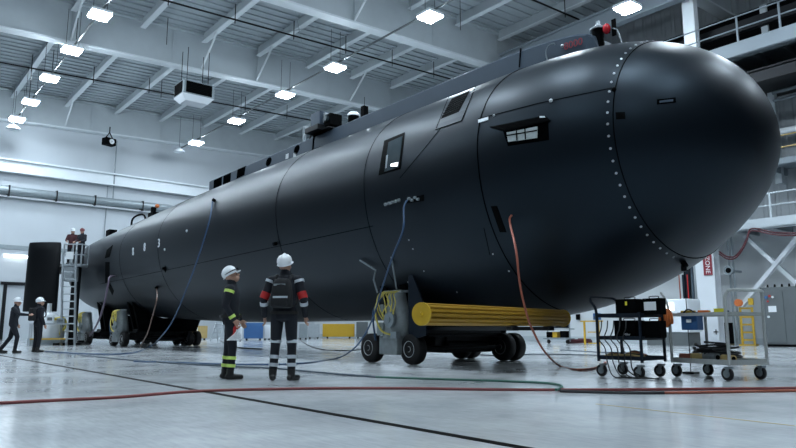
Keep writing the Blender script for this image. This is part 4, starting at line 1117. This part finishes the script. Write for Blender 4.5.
    hat = hm.build('hard_hat', helmet, root, smooth=True)
    br = MB(); r1 = []; r2 = []
    for j in range(28):
        a = 2*PI*j/28; fr_ = max(0, math.sin(a)); k = .012+.05*fr_**2
        r1.append(h((.108+k)*.92*math.cos(a), (.112*1.04+k)*math.sin(a)-.008, .045-.012*fr_)); r2.append(h(.100*math.cos(a), .112*math.sin(a)-.008, .052))
    br.rings([[p_+up*.0 for p_ in r2], r1, [p_-up*.007 for p_ in r1], [p_-up*.007 for p_ in r2]], cap=False)
    br.build('hat_brim', helmet, hat, smooth=True)
    rd = MB().tube([h(0, -.115, .10), h(0, -.08, .165), h(0, 0, .192), h(0, .07, .17), h(0, .11, .11)], .008, 6); rd.build('hat_ridge', helmet, hat, smooth=True)
    return root, J, HR, hc
def band(root, a, b, t, r, hgt, m, name='reflective_band', fx=1.0, mat_label=None):
    a, b = Vector(a), Vector(b); d = (b-a).normalized(); c = a+(b-a)*t
    t1 = Vector((1, 0, 0))-d*d.x; t1.normalize(); t2 = d.cross(t1)
    mk = lambda h_, rr: [c+d*h_+(t1*math.cos(2*PI*j/20)*fx+t2*math.sin(2*PI*j/20))*rr for j in range(20)]
    o = MB().rings([mk(-hgt/2, r-.01), mk(-hgt/2, r), mk(hgt/2, r), mk(hgt/2, r-.01)], cap=False).build(name, m, root, smooth=True)
    return o
STAND = dict(pelvis=(0, 0, .93), waist=(0, -.005, 1.08), chest=(0, -.01, 1.28), neck=(0, -.015, 1.50), head=(0, .01, 1.62), look=(0, 1, .05),
             shR=(.185, -.01, 1.42), shL=(-.185, -.01, 1.42), elR=(.255, -.03, 1.15), elL=(-.255, -.03, 1.15), wrR=(.265, .06, .91), wrL=(-.265, .06, .91),
             hipR=(.095, 0, .90), hipL=(-.095, 0, .90), knR=(.11, .015, .50), knL=(-.11, .015, .50), anR=(.12, -.02, .10), anL=(-.12, -.02, .10), toeR=(.15, .2, 0), toeL=(-.15, .2, 0))
view_ang = math.atan2(FW.y, FW.x)            # heading of the view on the ground
def heading(deg):                            # 0 = facing away from the camera, 90 = facing the right of the view
    return view_ang-math.radians(deg)-PI/2
# worker with yellow bands, in profile looking up at the hull
pose = dict(STAND); pose.update(look=(.05, 1, .62), head=(0, -.005, 1.61), neck=(0, -.01, 1.49), shR=(.17, -.02, 1.41), elR=(.215, -.08, 1.14), wrR=(.20, .06, .93), elL=(-.21, -.02, 1.14), wrL=(-.20, .13, .93),
            knR=(.09, .05, .50), anR=(.10, .03, .10), toeR=(.10, .3, 0), knL=(-.09, -.03, .50), anL=(-.10, -.07, .10), toeL=(-.10, .2, 0))
q = gz(228.5, 379); q.z = 0
w1, J, HR, hc = human('person', q, heading(80), 'person in dark coveralls with yellow bands and white helmet, in profile looking up', pose, 1.71, .008)
for s, x in (('R', 1), ('L', -1)):
    band(w1, J['kn'+s], J['an'+s], .42, .073, .05, 'hivis'); band(w1, J['kn'+s], J['an'+s], .72, .070, .05, 'hivis')
    band(w1, J['el'+s], J['wr'+s], .80, .053, .05, 'hivis'); band(w1, J['sh'+s], J['el'+s], .15, .080, .045, 'hivis')
g = MB()
for x in (-.035, .035): g.cyl(hc+HR @ Vector((x, .120, .075)), hc+HR @ Vector((x, .145, .070)), .026, n=12)
g.tube([hc+HR @ Vector((.11*math.sin(a), .115*math.cos(a), .078)) for a in [-PI/1.4+i*PI/7 for i in range(11)]], .007, 6, smooth=0)
g.build('goggles', 'black_gloss', w1, smooth=True)
band(w1, J['pelvis'], J['waist'], .35, .178, .045, 'boot', 'belt', 1.08)
def handpt(root, J, s, d=.10):
    h_ = (J['wr'+s]-J['el'+s]).normalized(); return wm(root) @ (J['wr'+s]+h_*d)
hp = handpt(w1, J, 'R', .13)
cl = MB(); n = 7; vs = []
rv = RT_
for i in range(n+1):
    for j in range(5):
        u, v = j/4-.5, i/n
        vs.append(hp+rv*(u*.13*(.5+v)-.05*v+.02*math.sin(v*7+u*5))+Vector((0, 0, -.23*v+.02))+Vector((-FW.x, -FW.y, 0))*(.015+.03*math.sin(u*8+v*4)*v))
N = len(vs); back = [v_+Vector((FW.x, FW.y, 0))*.012 for v_ in vs]; fs = []; ms = []
for i in range(n):
    for j in range(4):
        a = i*5+j; fs.append((a, a+1, a+6, a+5)); fs.append((N+a, N+a+5, N+a+6, N+a+1)); ms += [0 if (j+i*.35) > 1.6 else 1]*2
cl.add(vs+back, fs); cl.m = ms
tag(cl.build('work_cloth', ['white_plastic', 'red']), 'white and red cloth held in the hand of the worker with yellow bands', 'cloth')
# worker with backpack, seen from behind
pose = dict(STAND); pose.update(look=(.1, 1, .45), head=(0, -.01, 1.63), shR=(.20, -.01, 1.42), shL=(-.20, -.01, 1.42), elR=(.285, -.03, 1.16), elL=(-.30, -.04, 1.16), wrR=(.29, .08, .92), wrL=(-.31, .06, .92),
            hipR=(.10, 0, .90), hipL=(-.10, 0, .90), knR=(.12, .01, .50), knL=(-.12, .01, .50), anR=(.13, -.02, .10), anL=(-.14, -.02, .10), toeR=(.20, .2, 0), toeL=(-.22, .2, 0))
q = gz(282.5, 380.5); q.z = 0
w2, J, HR, hc = human('person', q, heading(6), 'person from behind in dark coveralls with red sleeve bands and white helmet', pose, 1.84, .008)
for s in 'RL':
    band(w2, J['kn'+s], J['an'+s], -.12, .080, .045, 'silver_band'); band(w2, J['kn'+s], J['an'+s], .42, .073, .05, 'silver_band'); band(w2, J['kn'+s], J['an'+s], .70, .070, .05, 'silver_band')
    band(w2, J['sh'+s], J['el'+s], .82, .068, .10, 'red', 'sleeve_band'); band(w2, J['el'+s], J['wr'+s], .30, .060, .05, 'silver_band')
    band(w2, J['sh'+s], J['el'+s], .05, .084, .04, 'silver_band')
band(w2, J['pelvis'], J['waist'], .2, .188, .045, 'boot', 'belt', 1.08)
bp = empty('backpack', q, heading(6), 'black rucksack with pale stripe worn by the worker seen from behind', 'backpack'); bp.scale = (1.84/1.78,)*3
rg = []
for z, a, b in [(1.02, .12, .05), (1.03, .165, .08), (1.12, .175, .095), (1.25, .170, .09), (1.36, .150, .075), (1.42, .12, .055), (1.44, .07, .03)]:
    rg.append([Vector((.02+.86*a*(abs(math.cos(t_))**.6)*(1 if math.cos(t_) > 0 else -1), -.215+b*(abs(math.sin(t_))**.6)*(1 if math.sin(t_) > 0 else -1), z)) for t_ in [2*PI*j/28 for j in range(28)]])
MB().rings(rg).build('pack_bag', 'dark_cloth', bp, smooth=True)
MB().box((.02, -.305, 1.17), (.21, .02, .03)).build('pack_stripe', 'silver_band', bp)
MB().box((0, -.300, 1.10), (.24, .05, .12)).build('pocket', 'dark_cloth', bp, bevel=.02)
MB().box((0, -.285, 1.345), (.17, .012, .03)).build('pack_stripe', 'grey_metal', bp)
for x in (-.115, .115): MB().tube([(x, -.16, 1.05), (x*1.3, -.03, 1.06), (x*1.35, .14, 1.15), (x*1.2, .155, 1.32), (x*1.05, .08, 1.47), (x, -.06, 1.49), (x*.9, -.16, 1.40)], .018, 6).build('shoulder_strap', 'dark_cloth', bp, smooth=True)
# pair at the far left
pose = dict(STAND); pose.update(look=(.15, 1, .1), shR=(.19, .0, 1.41), elR=(.33, .22, 1.24), wrR=(.36, .48, 1.22), elL=(-.25, -.08, 1.15), wrL=(-.24, .05, .93), chest=(0, .02, 1.27), neck=(0, .03, 1.49), head=(0, .06, 1.61),
            knR=(.10, .16, .52), anR=(.10, .12, .10), toeR=(.1, .4, 0), knL=(-.10, -.08, .50), anL=(-.10, -.32, .13), toeL=(-.10, 0, 0))
q = gz(11, 353); q.z = 0
human('person', q, heading(72), 'person in dark jacket and white helmet walking with one arm reaching out', pose, 1.74, .014)
pose = dict(STAND); pose.update(look=(.3, 1, .2), knR=(.10, .03, .5))
q = gz(36, 352.3); q.z = 0
w4, J, _, _ = human('person', q, heading(35), 'person with white helmet standing with back turned beside the reaching man', pose, 1.76, .014)
bp = empty('shoulder_bag', q, heading(35), 'dark bag on the back of the standing man at the far left', 'bag')
MB().box((0, -.22, 1.22), (.30, .14, .42)).build('bag_body', 'dark_cloth', bp, bevel=.04)
for x in (-.1, .1): MB().tube([(x, -.16, 1.05), (x*1.4, .12, 1.15), (x*1.2, .14, 1.32), (x, .0, 1.47), (x, -.16, 1.40)], .02, 6).build('strap', 'dark_cloth', bp, smooth=True)
# two in the basket
bmx = wm(bk)
for px_, face_, hel, clo, lb in [(-.23, 165, 'helmet_white', 'maroon_cloth', 'person in maroon jacket and white helmet standing in the basket'), (.23, 195, 'helmet_dark', 'navy_cloth', 'person in navy jacket and dark red helmet standing in the basket')]:
    q = bmx @ Vector((px_, -.02, zb_+.06))
    pose = dict(STAND); pose.update(elR=(.26, .05, 1.18), wrR=(.18, .26, 1.10), elL=(-.26, .05, 1.18), wrL=(-.18, .26, 1.10), look=(0, 1, -.1))
    human('person', q, heading(face_), lb, pose, 1.74, .014, clo, 'navy_cloth', hel)

# ------------------------------------------------------------------ world and view
wd = bpy.data.worlds.new('hall_air'); SC.world = wd; wd.use_nodes = True
bg = wd.node_tree.nodes['Background']; bg.inputs['Color'].default_value = (.40, .52, .62, 1); bg.inputs['Strength'].default_value = .045
SC.view_settings.view_transform = 'Standard'; SC.view_settings.look = 'None'; SC.view_settings.gamma = 1
SC.view_settings.exposure = 0.22
SC.view_settings.use_curve_mapping = False
SC.cycles.use_denoising = True
SC.cycles.max_bounces = 6; SC.cycles.diffuse_bounces = 3; SC.cycles.glossy_bounces = 3
SC.cycles.sample_clamp_indirect = 6
